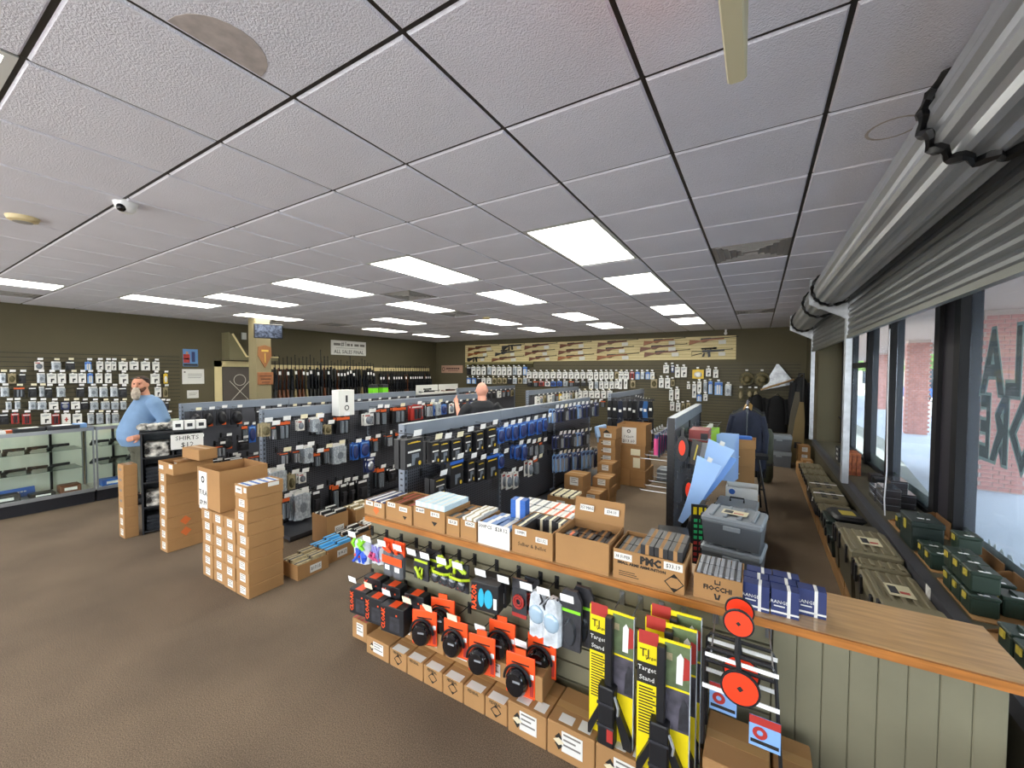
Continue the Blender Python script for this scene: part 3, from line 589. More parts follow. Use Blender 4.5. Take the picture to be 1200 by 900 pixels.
# ------------------------------------------------------------------ gondolas
rail_m = mat('rail_bluegrey', '7b838f', .35, metal=.25, var=.06, scale=2); deck_m = mat('deck_charcoal', '2f3035', .5)
perf = mat('perforated_panel', '26272b', .5)
_n = perf.node_tree.nodes; _l = perf.node_tree.links
_tc = _n.new('ShaderNodeTexCoord'); _vo = _n.new('ShaderNodeTexVoronoi'); _vo.inputs['Scale'].default_value = 42; _vo.inputs['Randomness'].default_value = 0
_rp = _n.new('ShaderNodeValToRGB'); _rp.color_ramp.elements[0].position = .30; _rp.color_ramp.elements[1].position = .36
_rp.color_ramp.elements[0].color = lin('0e0e10'); _rp.color_ramp.elements[1].color = lin('505158')
_l.new(_tc.outputs['Object'], _vo.inputs['Vector']); _l.new(_vo.outputs['Distance'], _rp.inputs[0]); _l.new(_rp.outputs[0], _n['Principled BSDF'].inputs['Base Color'])
GZ = 1.41
def gondola(label, x, seams, ztop=GZ, deck=.42, zdeck=.18, panel_lo=.2, um=None):
    t = thing('gondola_shelf', label, 'shelving', (0, 0, 0), 0, 'merchandise gondolas')
    up = G().box(-.032, .032, -.018, .018, 0, ztop)
    upm = up.mesh('upright', um or rail_m)
    slot = G()
    for k in range(int((ztop-.1)/.05)):
        for s in (-1, 1): slot.box(s*.033-.001, s*.033+.001, -.006, .006, .1+k*.05, .125+k*.05)
        slot.box(-.012, .012, -.0195, -.0175, .1+k*.05, .112+k*.05)
    sm = slot.mesh('slot', black)
    for y in seams:
        u = ob('upright', upm, t, (x, y, 0)); stuff(ob('slot', sm, u))
    for a, b in zip(seams, seams[1:]):
        pn = G().box(x-.02, x+.02, a+.018, b-.018, panel_lo, ztop-.1).obj('back_panel', perf, t)
        G().prism([(x-.042, ztop-.105), (x+.042, ztop-.105), (x+.036, ztop), (x-.036, ztop)], a+.002, b-.002, 'y').obj('top_rail', rail_m, t)
        for s in (-1, 1):
            x0, x1 = sorted((x+s*.035, x+s*deck))
            G().box(x0, x1, a+.01, b-.01, zdeck-.035, zdeck).obj('base_deck', deck_m, t)
            xa, xb = sorted((x+s*(deck-.03), x+s*(deck-.012)))
            G().box(xa, xb, a+.01, b-.01, 0, zdeck-.036).obj('kick_plate', black, t)
    return t
gc = gondola('black perforated gondola with holster boxes behind the half wall counter', -2.5, [2.39, 3.82, 5.25, 6.65])
hang([GC1, GC2, GC3], -2.48, .24, 'x', gc, 'on counter-side gondola', RN, 'packages on the middle gondola', 2, 1.3)
g2 = gondola('dark gondola with orange-headed packs beside the tall carton stack', -4.76, [2.44, 3.87, 5.3, 6.7], deck=.5, zdeck=.06, panel_lo=.08)
G21 += [(2.96, 1.27, .12, .17, 'C'), (3.76, 1.26, .14, .17, 'X')]; G22 += [(4.1, .92, .13, .18, 'X'), (4.28, .92, .13, .2, 'O'), (4.46, .93, .13, .18, 'C'), (4.64, .94, .13, .2, 'K')]; G24 += [(4.15, .42, .14, .2, 'K'), (4.35, .44, .14, .2, 'X')]
hang([G21, G22, G23, G24], -4.74, .22, 'x', g2, 'on carton-side gondola', RN, 'packages on the gondola beside the cartons', 2, 1.35, .075)
g1 = gondola('dark gondola with earmuff packs behind the shirt rack', -6.46, [2.3, 3.7, 5.1, 6.5])
G12 += [(2.95, .86, .16, .16, 'K'), (2.35, .8, .14, .16, 'T'), (2.66, .82, .16, .16, 'X')]; G13 += [(2.4, .62, .2, .14, 'K'), (2.62, .6, .2, .14, 'M'), (2.85, .62, .2, .16, 'K'), (3.08, .6, .2, .16, 'X'), (3.3, .66, .2, .16, 'K'), (3.3, .9, .18, .16, 'C')]
hang([G11, G12, G13], -6.44, .22, 'x', g1, 'on shirt-side gondola', RN, 'packages on the gondola behind the shirt rack')
row = [(3.2+.24*k, 1.26+.01*(k % 2), .16, .17, 'KXOCKWTEXK'[k % 10]) for k in range(13)]
hang([row], -6.44, .2, 'x', g1, 'on shirt-side gondola rear run', ['upper'], 'packages on the gondola behind the shirt rack')
row = [(4.75+.19*k, 1.28, .14, .18, 'OCBBWKXDbbPK'[k % 12]) for k in range(10)]
hang([row], -4.74, .2, 'x', g2, 'on carton-side gondola rear run', ['upper'], 'packages on the gondola beside the cartons')
# ------------------------------------------------------------------ cartons
kraft = mat('kraft', '9c7447', .8, var=.08, scale=3); kraft_d = mat('kraft_dark', '75522e', .85, var=.06, scale=4); kraft_in = mat('kraft_inside', '8c6a42', .9)
tape = mat('tape', 'a57f50', .35); ink = mat('ink_black', '1b1814', .7); ink_o = mat('ink_orange', 'c8642a', .6); paper = mat('label_paper', 'd6d4ce', .6); ink_g = mat('ink_grey', '6f6a64', .7); ink_r = mat('ink_red', 'b02a26', .6); ink_b = mat('ink_blue', '2c5fae', .6)
DIAM = lambda s: [(-s, 0), (0, -s), (s, 0), (0, s)]
CB = {}
def carton_body(w, d, h):
    k = (round(w, 3), round(d, 3), round(h, 3))
    if k not in CB:
        g = G(); g.bbox(-w/2, w/2, -d/2, d/2, 0, h-.002, .0035)
        g.box(-w/2+.004, w/2-.004, -d/2+.004, -.0015, h-.004, h); g.box(-w/2+.004, w/2-.004, .0015, d/2-.004, h-.004, h)   # meeting flaps
        tp = G().box(-w/2+.003, w/2-.003, -.022, .022, h, h+.0007).mesh('tape', tape)
        lb = G().box(-w*.18, w*.26, -d/2-.0012, -d/2, h*.25, h*.85).mesh('shipping_label', paper)
        ln = G()
        for q in range(3): ln.box(-w*.14, w*(.22-.1*(q % 2)), -d/2-.0018, -d/2-.0011, h*(.74-.15*q), h*(.79-.15*q))
        lnm = ln.mesh('print_line', ink_g)
        CB[k] = (g.mesh('carton', kraft), tp, lb, lnm)
    return CB[k]
def carton(loc, w, d, h, label, group, rz=0, lab=True, pr_=None, cat='carton'):
    b, tp, lb, ln = carton_body(w, d, h)
    o = ob('carton', b, None, loc, (0, 0, rz)); tag(o, label, cat, group)
    ob('tape', tp, o)
    if lab:
        l_ = ob('shipping_label', lb, o); ob('print_line', ln, l_)
    if pr_ == 'diamond':
        s = h*.3; g = G().prism([(a, b2) for a, b2 in [(-s, 0), (-s*.82, 0), (0, s*.82), (0, s)]], -.0012, 0, 'y').prism([(0, s), (0, s*.82), (s*.82, 0), (s, 0)], -.0012, 0, 'y')
        g.prism([(-s, 0), (-s*.82, 0), (0, -s*.82), (0, -s)], -.0012, 0, 'y').prism([(0, -s), (0, -s*.82), (s*.82, 0), (s, 0)], -.0012, 0, 'y')
        g.prism([(-s*.45, s*.55), (s*.45, s*.55), (0, s)], -.0012, 0, 'y').prism([(-s*.45, -s*.55), (s*.45, -s*.55), (0, -s)], -.0012, 0, 'y')
        ob('hazard_diamond', g.mesh('hazard_diamond', ink), o, (-w*.2 if lab is True else 0, -d/2, h*.5))
    if pr_ == 'dot':
        s = h*.25; g = G().prism([(-s*.55, s*.3), (s*.55, s*.3), (0, s)], -.0012, 0, 'y').prism([(-s*.55, -s*.3), (s*.55, -s*.3), (0, -s)], -.0012, 0, 'y')
        dm = ob('hazard_diamond', g.mesh('hazard_diamond', ink), o, (-w*.24, -d/2, h*.5)); G().prism([(-s*.7, 0), (0, -s*.45), (s*.7, 0), (0, s*.45)], -.0014, 0, 'y').obj('diamond_field', mat('diamond_cream', 'd2c6a8', .7), dm)
    return o
def letter(parent, s, size, m, loc, rot=FRONT, bold=0, nm='lettering', ext=.0006, sx=1):
    o = ob(nm, text_mesh(s, size, m, 'CENTER', ext, bold), parent, loc, rot); o.scale = (sx, 1, 1); return o
def open_box(loc, w, d, h, label, group=None, rz=0, flaps=False, th=.006, cat='carton', name='open_carton', m=None):
    t = thing(name, label, cat, loc, rz, group); m = m or kraft
    G().box(-w/2, w/2, -d/2, d/2, 0, th).obj('bottom', m, t)
    G().box(-w/2, w/2, -d/2, -d/2+th, th, h).obj('side', m, t); G().box(-w/2, w/2, d/2-th, d/2, th, h).obj('side', m, t)
    G().box(-w/2, -w/2+th, -d/2+th, d/2-th, th, h).obj('side', m, t); G().box(w/2-th, w/2, -d/2+th, d/2-th, th, h).obj('side', m, t)
    return t
# tall carton stack beside the gondola: four columns
cn = 0
COLN = ['by the gondola', 'next to it', 'third across', 'outermost']
for c, (x, n) in enumerate(((-3.575, 8), (-3.775, 6), (-3.975, 6), (-4.175, 6))):
    for k in range(n):
        lab_ = 'brown carton in the tall stack, column %s, %s from the floor' % (COLN[c], ordn(k+1))
        o = carton((x+random.uniform(-.004, .004), 1.80+random.uniform(-.006, .006), .001+k*.1022), .19, .285, .1015, lab_, 'cartons in the tall stack', random.uniform(-.02, .02))
        G().box(.1-.0045, .1-.0045+.0006, -.1, .1, .02, .021).obj('seam_line', ink_g, o) if False else None
tray = open_box((-3.575, 1.80, .82), .195, .29, .10, 'open tray of small ammunition boxes on top of the tall carton stack')
G().box(.05, .09, -.1462, -.145, .045, .085).obj('price_label', paper, tray); G().box(.0976, .0985, .02, .11, .06, .092).obj('price_label', paper, tray)
letter(G().box(-.08, .02, -.1462, -.145, .03, .085).obj('price_label', paper, tray), '9MM', .03, ink, (-.03, -.1464, .058))
for a in range(3):
    for b in range(4):
        bx = ob('ammo_box', None) if False else G().box(-.026, .026, -.03, .03, 0, .088).mesh('ammo_box', c_white)
        o = tag(ob('ammo_box', bx, None, (-3.635+a*.06, 1.70+b*.066, .8265)), 'white ammunition box in the tray on the tall stack, row %s, %s along' % (ordn(a+1), ordn(b+1)), 'ammo box', 'ammunition boxes on the tall stack')
        G().box(-.0262, .0262, -.012, .012, .0, .0885).obj('band', ink_b, o)
ob_ = open_box((-4.15, 1.86, .62), .42, .40, .355, 'large open carton with taped price sheet on the tall stack')
sh = G().box(-.175, -.02, -.2025, -.2005, -.02, .32).obj('price_sheet', paper, ob_)
letter(sh, 'TULA', .062, ink, (-.097, -.2028, .13), bold=.0008); letter(sh, '$9.99', .058, ink, (-.097, -.2028, .04), bold=.0008)
G().lathe([(.016, 0), (.032, 0)], 14, caps=False).obj('logo_ring', ink, sh, (-.097, -.203, .25), FRONT)
letter(ob_, 'PULL', .08, ink, (.2104, -.05, .07), (0, PI/2, 0) if False else (PI/2, -PI/2, PI/2))
# stack beside the shirt rack
for k in range(7):
    o = carton((-5.155, 1.82, .001+k*.116), .17, .32, .1155, 'long brown carton in the stack before the shirt rack, %s from the floor' % ordn(k+1), 'cartons before the shirt rack', random.uniform(-.015, .015))
    if k in (1, 2):
        G().prism(DIAM(.048), -.0006, .0006, 'x').obj('hazard_diamond', ink_o, o, (.0856, 0, .058))
t = open_box((-5.06, 1.83, .815), .36, .34, .11, 'shallow open carton with price labels on the stack before the shirt rack')
G().box(-.16, -.06, -.1715, -.17, .03, .07).obj('price_label', paper, t); G().box(.08, .16, -.1715, -.17, .06, .1).obj('price_label', paper, t)
carton((-5.12, 1.86, .825), .13, .2, .09, 'small carton lying in the shallow open carton', None)
carton((-5.0, 1.93, .93), .34, .17, .11, 'long plain carton on top of the stack before the shirt rack', None, .05, False)
for k in range(7):
    o = carton((-5.97, 1.62, .001+k*.1155), .165, .12, .115, 'small carton in the slim stack beside black shirt rack, %s from the floor' % ordn(k+1), 'cartons beside the shirt rack', random.uniform(-.02, .02), k < 3)
    if k > 2: G().box(-.04, .03, -.0612, -.06, .05, .075).obj('faded_print', ink_g, o)
# black cube rack with folded shirts
blk = mat('rack_black', '131316', .5)
RKL, RKA = Vector((-5.86, 1.70, 0)), 1.244
def rk(x, y, z): return (RKL.x+x*math.cos(RKA)-y*math.sin(RKA), RKL.y+x*math.sin(RKA)+y*math.cos(RKA), z)
t = thing('shirt_rack', 'black cube shelving rack of folded shirts behind the carton stacks', 'rack', RKL, RKA)
RW, RD_, rh = .56, .30, 1.13
for x in (0, .27, RW-.018): G().box(x, x+.018, 0, RD_, 0, rh).obj('upright_panel', blk, t)
for z in (.02, .29, .57, .85):
    for q in range(2): G().box(.018+.27*q, .27+.272*q, .005, RD_, z, z+.016).obj('shelf', blk, t)
G().box(-.008, RW+.008, -.005, RD_, rh, rh+.02).obj('top', blk, t); G().box(0, RW, RD_-.008, RD_, .02, rh).obj('back_panel', blk, t)
shirt_d = mat('shirt_dark', '1c2026', .9, var=.3, scale=12); shirt_z = mat('shirt_zebra', 'd6d2c8', .9, col2='1c1a18', scale=16)
for q in range(2):
    for r in range(4):
        m_ = shirt_z if (q == 0 and r in (1, 3)) else shirt_d
        nm = 'black and white patterned' if m_ is shirt_z else 'dark'
        g = G()
        for k in range(4): g.bbox(-.11, .11, -.11, .11, k*.04, k*.04+.039, .012)
        o = g.obj('folded_shirt', m_, None, rk(.145+.272*q, .13, (.037, .307, .587, .867)[r]), (0, 0, RKA+random.uniform(-.06, .06)), smooth=True)
        tag(o, 'folded %s shirts in the rack, %s column, %s shelf up' % (nm, ('outer', 'inner')[q], ordn(r+1)), 'shirt', 'folded shirts in the black rack')
g = G()
for k in range(4): g.ball((-.12+.08*k, .01*(-1)**k, .045), (.07, .09, .045), 10, 6)
tag(g.obj('bundled_shirt', shirt_z, None, rk(.15, .13, rh+.022), (0, 0, RKA), smooth=True), 'rolled zebra patterned shirts on top of the black rack', 'shirt')
wbx = ('white_box', G().box(-.048, .048, -.05, .05, 0, .1).mesh('white_box', c_white), [('print', G().prism([(-.025, -.02), (.025, -.02), (.025, .02), (-.025, .02)], -.0515, -.05, 'y').mesh('print', c_black), (0, 0, .05))])
for k in range(3): spawn(wbx, rk(.33+.105*k, .08, rh+.022), (0, 0, RKA+.05*k), 'small white box on the black shirt rack, %s from the zebra shirts' % ordn(k+1), 'box', 'white boxes on the shirt rack')
t = thing('shirt_sign', 'white card sign reading SHIRTS on the black rack', 'sign', rk(.41, -.012, 1.02), RKA); G().box(-.15, .15, -.003, .003, -.09, .08).obj('card', paper, t)
letter(t, 'SHIRTS', .07, ink, (0, -.004, .035)); letter(t, '$12', .08, ink, (.0, -.004, -.045))
# ------------------------------------------------------------------ glass cases
alu = mat('case_aluminium', 'a9acb0', .3, metal=.7); cglass = glass_mat('case_glass', 'fafdfa', .05); cback = mat('case_back_mirror', 'dfe1d2', .5); pist_m = mat('pistol_black', '1a1a1c', .35, metal=.3); steel = mat('steel', '84868a', .3, metal=.8); wood_g = mat('grip_wood', '6a3d22', .5)
pistol = ('pistol', G().prism([(-.09,.0),(.09,.0),(.09,.032),(-.092,.034)], -.014, .014, 'y').mesh('slide', pist_m), [('grip', G().prism([(-.088,.0),(-.045,.0),(-.06,-.085),(-.1,-.08)], -.013, .013, 'y').mesh('grip', black)), ('trigger_guard', G().tube([(-.045,0,-.002),(-.03,0,-.03),(.0,0,-.03),(.008,0,-.002)], .004, 5).mesh('trigger_guard', pist_m))])
def case(label, y0, y1, ends):
    t = thing('display_case', label, 'display case', (0, 0, 0)); xf, xb, zt, zb = -7.9, -8.42, 1.03, .18
    G().box(xb, xf-.03, y0, y1, 0, zb-.02).obj('kick_base', mat('case_kick', '15141a', .5), t)
    G().box(xb, xf, y0, y1, zb-.02, zb).obj('deck', mat('case_deck', 'e0dfd6', .6), t)
    for x in (xf, xb):
        for y in (y0, y1): G().box(x-.014, x+.014, y-.014 if y == y1 else y, y if y == y1 else y+.014, zb, zt).obj('corner_post', alu, t)
    for z in (zb, zt): G().box(xf-.004, xf+.016, y0, y1, z-.022, z+.022).obj('front_rail', alu, t)
    G().box(xb, xf, y0, y0+.02, zt-.02, zt+.02).obj('end_rail', alu, t); G().box(xb, xf, y1-.02, y1, zt-.02, zt+.02).obj('end_rail', alu, t)
    G().box(xf-.004, xf+.002, y0+.014, y1-.014, zb+.022, zt-.022).obj('front_pane', cglass, t); G().box(xb, xf, y0+.014, y1-.014, zt, zt+.006).obj('top_pane', cglass, t)
    G().box(xb-.006, xb+.006, y0, y1, zb, zt).obj('back_panel', cback, t)
    for z in (.50, .76):
        G().box(xb+.06, xf-.08, y0+.06, y1-.1, z, z+.007).obj('glass_shelf', mat('shelf_glass', '5c6660', .15), t)
    for y in (y0+.3, y1-.32): G().box(xb+.01, xb+.04, y-.012, y+.012, zb, zt-.03).obj('shelf_standard', pist_m, t)
    return t
case('long glass display case of pistols nearest the shop entrance', -.4, 1.80, 1)
case('glass display case of pistols behind the bearded man', 1.82, 4.0, 1)
pk = 0
for y0, y1, nm in ((.72, 1.68, 'long case'), (1.9, 2.3, 'second case')):
    for z, sn in ((.508, 'lower'), (.768, 'upper')):
        y = y0; k = 0
        while y < y1:
            k += 1; pk += 1
            spawn(pistol, (-8.06, y, z+.052), (PI/2-.55, 0, PI/2+random.uniform(-.2, .1)), 'black pistol lying on the %s shelf of the %s, %s along' % (sn, nm, ordn(k)), 'pistol', 'pistols in the glass cases')
            tg_ = None; y += .195
for k, (y, w_, h_, m_, desc) in enumerate(((1.0, .28, .09, c_dark, 'dark'), (1.33, .22, .05, c_black, 'black'), (1.58, .2, .1, wood_g, 'brown'), (.86, .1, .05, c_red, 'red'), (2.0, .22, .09, c_blue, 'blue-labelled'), (2.28, .2, .12, c_dark, 'charcoal'))):
    o = G().bbox(-.09, .09, -w_/2, w_/2, 0, h_, .008).obj('boxed_item', m_, None, (-8.06, y, .182)); G().box(.085, .091, -w_*.3, w_*.3, h_*.3, h_*.7).obj('label', c_tag, o)
    tag(o, '%s accessory box on the deck of the glass case, %s along' % (desc, ordn(k+1)), 'box', 'boxes on the case decks')
o = G().box(-.02, .02, -.17, .17, 0, .12).obj('blue_carton', c_blue, None, (-8.2, 1.13, .182), (0, -.25, .1)); [G().box(.0195, .0206, a, a+.022, .06, .075).obj('print_mark', c_white, o) for a in (-.11, -.08, -.05, -.02, .01, .04, .07)]
tag(o, 'bright blue cartons leaning inside the long glass case', 'box')
for k, (y, w_, d_, h_, m_, desc) in enumerate(((.95, .2, .25, .04, c_white, 'white flat box'), (1.25, .28, .2, .05, c_black, 'black tray'), (1.55, .3, .25, .05, c_dark, 'long black case'), (1.72, .12, .16, .06, c_lblue, 'light blue packet'), (.7, .2, .2, .08, c_black, 'black plastic case'), (1.08, .14, .1, .04, c_org, 'orange packet'))):
    o = G().bbox(-d_/2, d_/2, -w_/2, w_/2, 0, h_, .006).obj('counter_item', m_, None, (-8.17, y, 1.0365)); G().box(-d_*.3, d_*.3, -w_*.3, w_*.3, h_, h_+.001).obj('label', c_tag, o)
    tag(o, '%s lying on top of the long glass case' % desc, 'box')
# ------------------------------------------------------------------ column, monitor, plaques, door, signs on the long wall
khaki = mat('column_khaki', '84795a', .7, var=.05, scale=1.5)
co = struct(G().box(-9.2, -8.9, 4.46, 4.76, 0, ZCEIL).obj('wall_column', khaki))
t = thing('wall_monitor', 'small security monitor on a bracket high on the column', 'monitor', (-8.72, 4.62, 2.66), 0, None, (0, .22, -.42))
G().bbox(-.02, .02, -.26, .26, -.15, .15, .008).obj('housing', black, t)
scr = mat('screen', '202636', .3, col2='6a7388', scale=22, emit=.0); scr.node_tree.nodes['Principled BSDF'].inputs['Emission Strength'].default_value = .08
scr.node_tree.links.new(scr.node_tree.nodes['Color Ramp'].outputs[0], scr.node_tree.nodes['Principled BSDF'].inputs['Emission Color']) if 'Color Ramp' in scr.node_tree.nodes else None
G().box(.0195, .0215, -.24, .24, -.13, .13).obj('screen', scr, t)
G().tube([(-.02, 0, .05), (-.1, .03, .12), (-.12, .05, .24)], .014, 6).obj('bracket', black, t); G().tube([(-.02, .1, .13), (-.05, .14, .2), (-.03, .05, .27)], .006, 5).obj('cable', black, t)
t = thing('shield_plaque', 'wooden shield plaque with brass plate on the column', 'plaque', (-8.895, 4.62, 2.16), PI/2)
G().prism([(-.13,.18),(0,.22),(.13,.18),(.14,0),(0,-.26),(-.14,0)], -.025, -.001, 'y').obj('shield', mat('plaque_oak', '8a5a32', .4, coat=.3), t)
G().box(-.07, .07, -.029, -.025, .08, .12).obj('brass_plate', mat('brass', 'd9b65a', .3, metal=.7), t); G().tube([(0,-.03,.05),(0,-.03,-.15)], .008, 6).obj('round_shell', MATS['brass'], t)
t = thing('wooden_sign', 'small carved wooden sign hanging on the column below the shield', 'sign', (-8.895, 4.63, 1.68), PI/2)
G().bbox(-.16, .16, -.025, -.001, -.13, .13, .006).obj('board', mat('sign_oak', '8a5630', .5, var=.2, scale=8), t); G().box(-.1, .1, -.028, -.025, -.03, .0).box(-.12, .12, -.028, -.025, .04, .06).box(-.08, .08, -.028, -.025, -.09, -.07).obj('carved_line', mat('carved_dark', '5a3318', .6), t)
def wallpost(name, label, cat, y0, y1, z0, z1, m, kids):
    t = thing(name, label, cat, (XL+.001, (y0+y1)/2, (z0+z1)/2), PI/2); w_, h_ = (y1-y0)/2, (z1-z0)/2
    G().box(-w_, w_, -.008, 0, -h_, h_).obj('sheet', m, t)
    for nm, mm_, (a, b, c, d) in kids: G().box(a*w_, b*w_, -.0095, -.008, c*h_, d*h_).obj(nm, mm_, t)
    return t
wallpost('poster', 'red and blue recruiting style poster on the olive wall', 'poster', 3.78, 4.05, 1.93, 2.3, M_('poster_blue', '5a86b8', .5), [('print', c_red, (-.95,-.1,-.6,.4)), ('print', c_navy, (.15,.6,-.5,.7)), ('print', c_skin, (-.6,-.3,.4,.7)), ('caption', c_dark, (-.95,.95,-.95,-.7)), ('print', c_white, (-.8,-.2,-.2,-.05))])
wallpost('notice_sheet', 'large white notice sheet under the poster', 'notice', 3.76, 4.16, 1.55, 1.87, paper, [('print_line', ink_g, (-.5,.8,.3,.36)), ('print_line', ink_g, (-.5,.8,.05,.11)), ('print_line', ink_g, (-.5,.7,-.2,-.14)), ('seal', ink_g, (-.85,-.7,.5,.7))])
wallpost('notice_sheet', 'small white notice lowest on the olive wall', 'notice', 3.84, 4.05, 1.24, 1.41, paper, [('print_line', ink_g, (-.7,.7,.2,.3)), ('print_line', ink_g, (-.7,.5,-.2,-.1))])
t = thing('sales_sign', 'white sign reading ALL SALES FINAL above the rifle rack', 'sign', (XL+.002, 7.89, 2.52), PI/2)
G().box(-.6, .6, -.02, 0, -.21, .21).obj('board', paper, t)
letter(t, '#1', .19, ink, (-.18, -.021, .11)); [G().box(a, b, -.0215, -.02, .06, .13).obj('faded_word', ink_g, t) for a, b in ((-.52, -.3), (-.08, .02), (.05, .12), (.18, .34), (.38, .55))]
G().box(-.45, .5, -.0215, -.02, -.01, -.002).obj('rule_line', ink_g, t); letter(t, 'ALL SALES FINAL', .15, ink, (0, -.021, -.12), bold=.001, sx=.92)
dr = struct(G().box(XL-.02, XL+.012, 4.52, 5.22, 0, 1.92).obj('door_1', mat('door_panel', '4d4640', .6)))
G().box(XL, XL+.03, 4.36, 4.5, 0, 2.06).obj('jamb', cream, dr); G().box(XL, XL+.03, 5.24, 5.38, 0, 2.06).obj('jamb', cream, dr); G().box(XL, XL+.03, 4.36, 5.38, 1.93, 2.06).obj('head_casing', cream, dr)
chalk = mat('chalk_line', 'b9b3a6', .9)
for a, b in (((-.22, .5), (.18, .05)), ((.22, .5), (-.18, .05))): G().tube([(0, a[0], a[1]), (0, b[0], b[1])], .008, 5).obj('crossed_gun_drawing', chalk, dr, (XL+.016, 4.88, 1.1))
G().lathe([(.12, 0), (.135, 0)], 18, caps=False).obj('round_drawing', chalk, dr, (XL+.015, 4.88, 1.62), (0, PI/2, 0))
sof = struct(G().prism([(4.52, 2.08), (5.6, 2.08), (5.6, 2.16), (4.85, 2.16), (4.58, 2.66), (4.52, 2.7)], XL, XL+.35, 'x').obj('stair_soffit', mat('soffit_olive', '6b6549', .7)))
G().prism([(4.86, 2.155), (5.6, 2.155), (5.6, 2.185), (4.88, 2.185), (4.60, 2.68), (4.57, 2.66)], XL+.35, XL+.37, 'x').obj('trim_strip', cream, sof)
tag(G().box(0, .04, -.05, .05, -.08, .08).obj('wall_speaker', c_white, None, (XL, 4.98, 2.66)), 'small white sensor box on the wall beside the column', 'sensor')
# ------------------------------------------------------------------ long guns
gunwood = [mat('stock_walnut', '6a3a1f', .45, var=.2, scale=6), mat('stock_oak', '8f5428', .45, var=.2, scale=6), mat('stock_black', '1b1b1d', .5), mat('stock_tan', '8a7a55', .55)]
gunmetal = mat('gun_blued', '1d1e22', .3, metal=.7)
def rifle_proto(style, wood, L=1.08, scope=False, mag=False):
    # lies along +X, muzzle at +L, upright plane XZ, 4 cm thick
    st = G()
    if style == 'classic': st.prism([(0,-.10),(.02,.03),(.26,.0),(.33,.025),(L*.72,.022),(L*.73,-.005),(.46,-.015),(.36,-.045),(.30,-.05),(.27,-.03)], -.02, .02, 'y')
    elif style == 'black': st.prism([(0,-.11),(.0,.035),(.28,.03),(.28,-.03),(.2,-.04),(.08,-.12)], -.018, .018, 'y').prism([(.3,-.03),(.34,-.03),(.31,-.14),(.26,-.14)], -.014, .014, 'y').box(.5, .82, -.022, .022, -.015, .04)
    else: st.tube([(.28,0,.02),(.02,0,.03),(.0,0,-.09),(.26,0,-.03)], .009, 6).prism([(.3,-.03),(.34,-.03),(.31,-.13),(.26,-.13)], -.014, .014, 'y').box(.5, .8, -.02, .02, -.01, .04)
    kids = []
    b = G().cyl((.40,0,.032), (L,0,.03), .011, .008, 8); b.box(L-.03, L-.02, -.003, .003, .035, .06)
    kids.append(('barrel', b.mesh('barrel', gunmetal)))
    kids.append(('receiver', G().bbox(.27, .50, -.019, .019, -.012, .05, .006).mesh('receiver', gunmetal)))
    kids.append(('trigger_guard', G().tube([(.31,0,-.02),(.33,0,-.055),(.38,0,-.055),(.40,0,-.02)], .004, 5).mesh('trigger_guard', gunmetal)))
    if scope: kids.append(('scope', G().cyl((.27,0,.085),(.58,0,.085),.017,n=8).cyl((.54,0,.085),(.62,0,.085),.024,n=8).cyl((.25,0,.085),(.3,0,.085),.021,n=8).box(.34,.36,-.008,.008,.045,.085).box(.46,.48,-.008,.008,.045,.085).mesh('scope', gunmetal, True)))
    if mag: kids.append(('magazine', G().prism([(.40,-.01),(.46,-.01),(.47,-.14),(.41,-.15)], -.013, .013, 'y').mesh('magazine', gunmetal)))
    return ('rifle', st.mesh('stock', wood), kids)
RP = [rifle_proto('classic', gunwood[0]), rifle_proto('classic', gunwood[1]), rifle_proto('black', gunwood[2], .98, False, True), rifle_proto('classic', gunwood[2], 1.1, True), rifle_proto('skeleton', gunwood[2], 1.0, True, True), rifle_proto('classic', gunwood[3], 1.1, True)]
RD = ['walnut stocked rifle', 'light oak stocked rifle', 'black tactical rifle', 'black stocked scoped rifle', 'black skeleton stocked rifle', 'tan stocked scoped rifle']
def gun_rack(label, y0, y1, zt, zb):
    t = thing('gun_rack', label, 'gun rack', (0, 0, 0))
    G().box(XL+.02, XL+.06, y0, y1, zt, zt+.11).obj('barrel_rail', cream, t); G().box(XL+.02, XL+.30, y0, y1, zb-.06, zb).obj('butt_shelf', cream, t)
    G().box(XL+.002, XL+.02, y0, y1, zb-.3, zt+.13).obj('back_board', mat('rack_board', '3a352a', .8), t)
    for y in (y0, y1-.03): G().box(XL+.02, XL+.28, y, y+.03, 0, zb-.06).obj('leg_panel', cream, t)
    return t
gun_rack('tall cream rifle rack on the long wall beside the column', 5.5, 8.72, 1.88, 1.08)
gun_rack('lower cream rifle rack on the long wall near the corner', 8.78, 11.3, 1.84, .98)
rr = random.Random(3)
kk = 0; y = 5.6
while y < 8.66:
    kk += 1; s = rr.choice([0, 2, 3, 3, 2, 4, 5, 0, 3])
    sc_ = rr.uniform(.98, 1.1) * (1.16 if kk == 13 else 1)
    o = spawn(RP[s], (XL+.22, y, 1.082), (rr.uniform(-.02, .02), -PI/2+.05, PI), '%s standing in the tall rack, %s from the column' % (RD[s], ordn(kk)), 'rifle', 'rifles in the tall wall rack'); o.scale = (sc_, 1, 1)
    if rr.random() < .6:
        G().box(.62, .70, -.03, .03, .043, .045).obj('price_tag', c_tag, o)
    y += .104
kk = 0; y = 8.9
while y < 11.25:
    kk += 1; s = rr.choice([2, 3, 3, 3, 0])
    o = spawn(RP[s], (XL+.22, y, .982), (rr.uniform(-.02, .02), -PI/2+.05, PI), '%s in the lower rack, %s from the tall rack' % (RD[s], ordn(kk)), 'rifle', 'rifles in the lower wall rack'); o.scale = (.95, 1, 1)
    if rr.random() < .8: G().box(.62, .70, -.03, .03, .043, .045).obj('price_tag', c_tag, o)
    y += .108
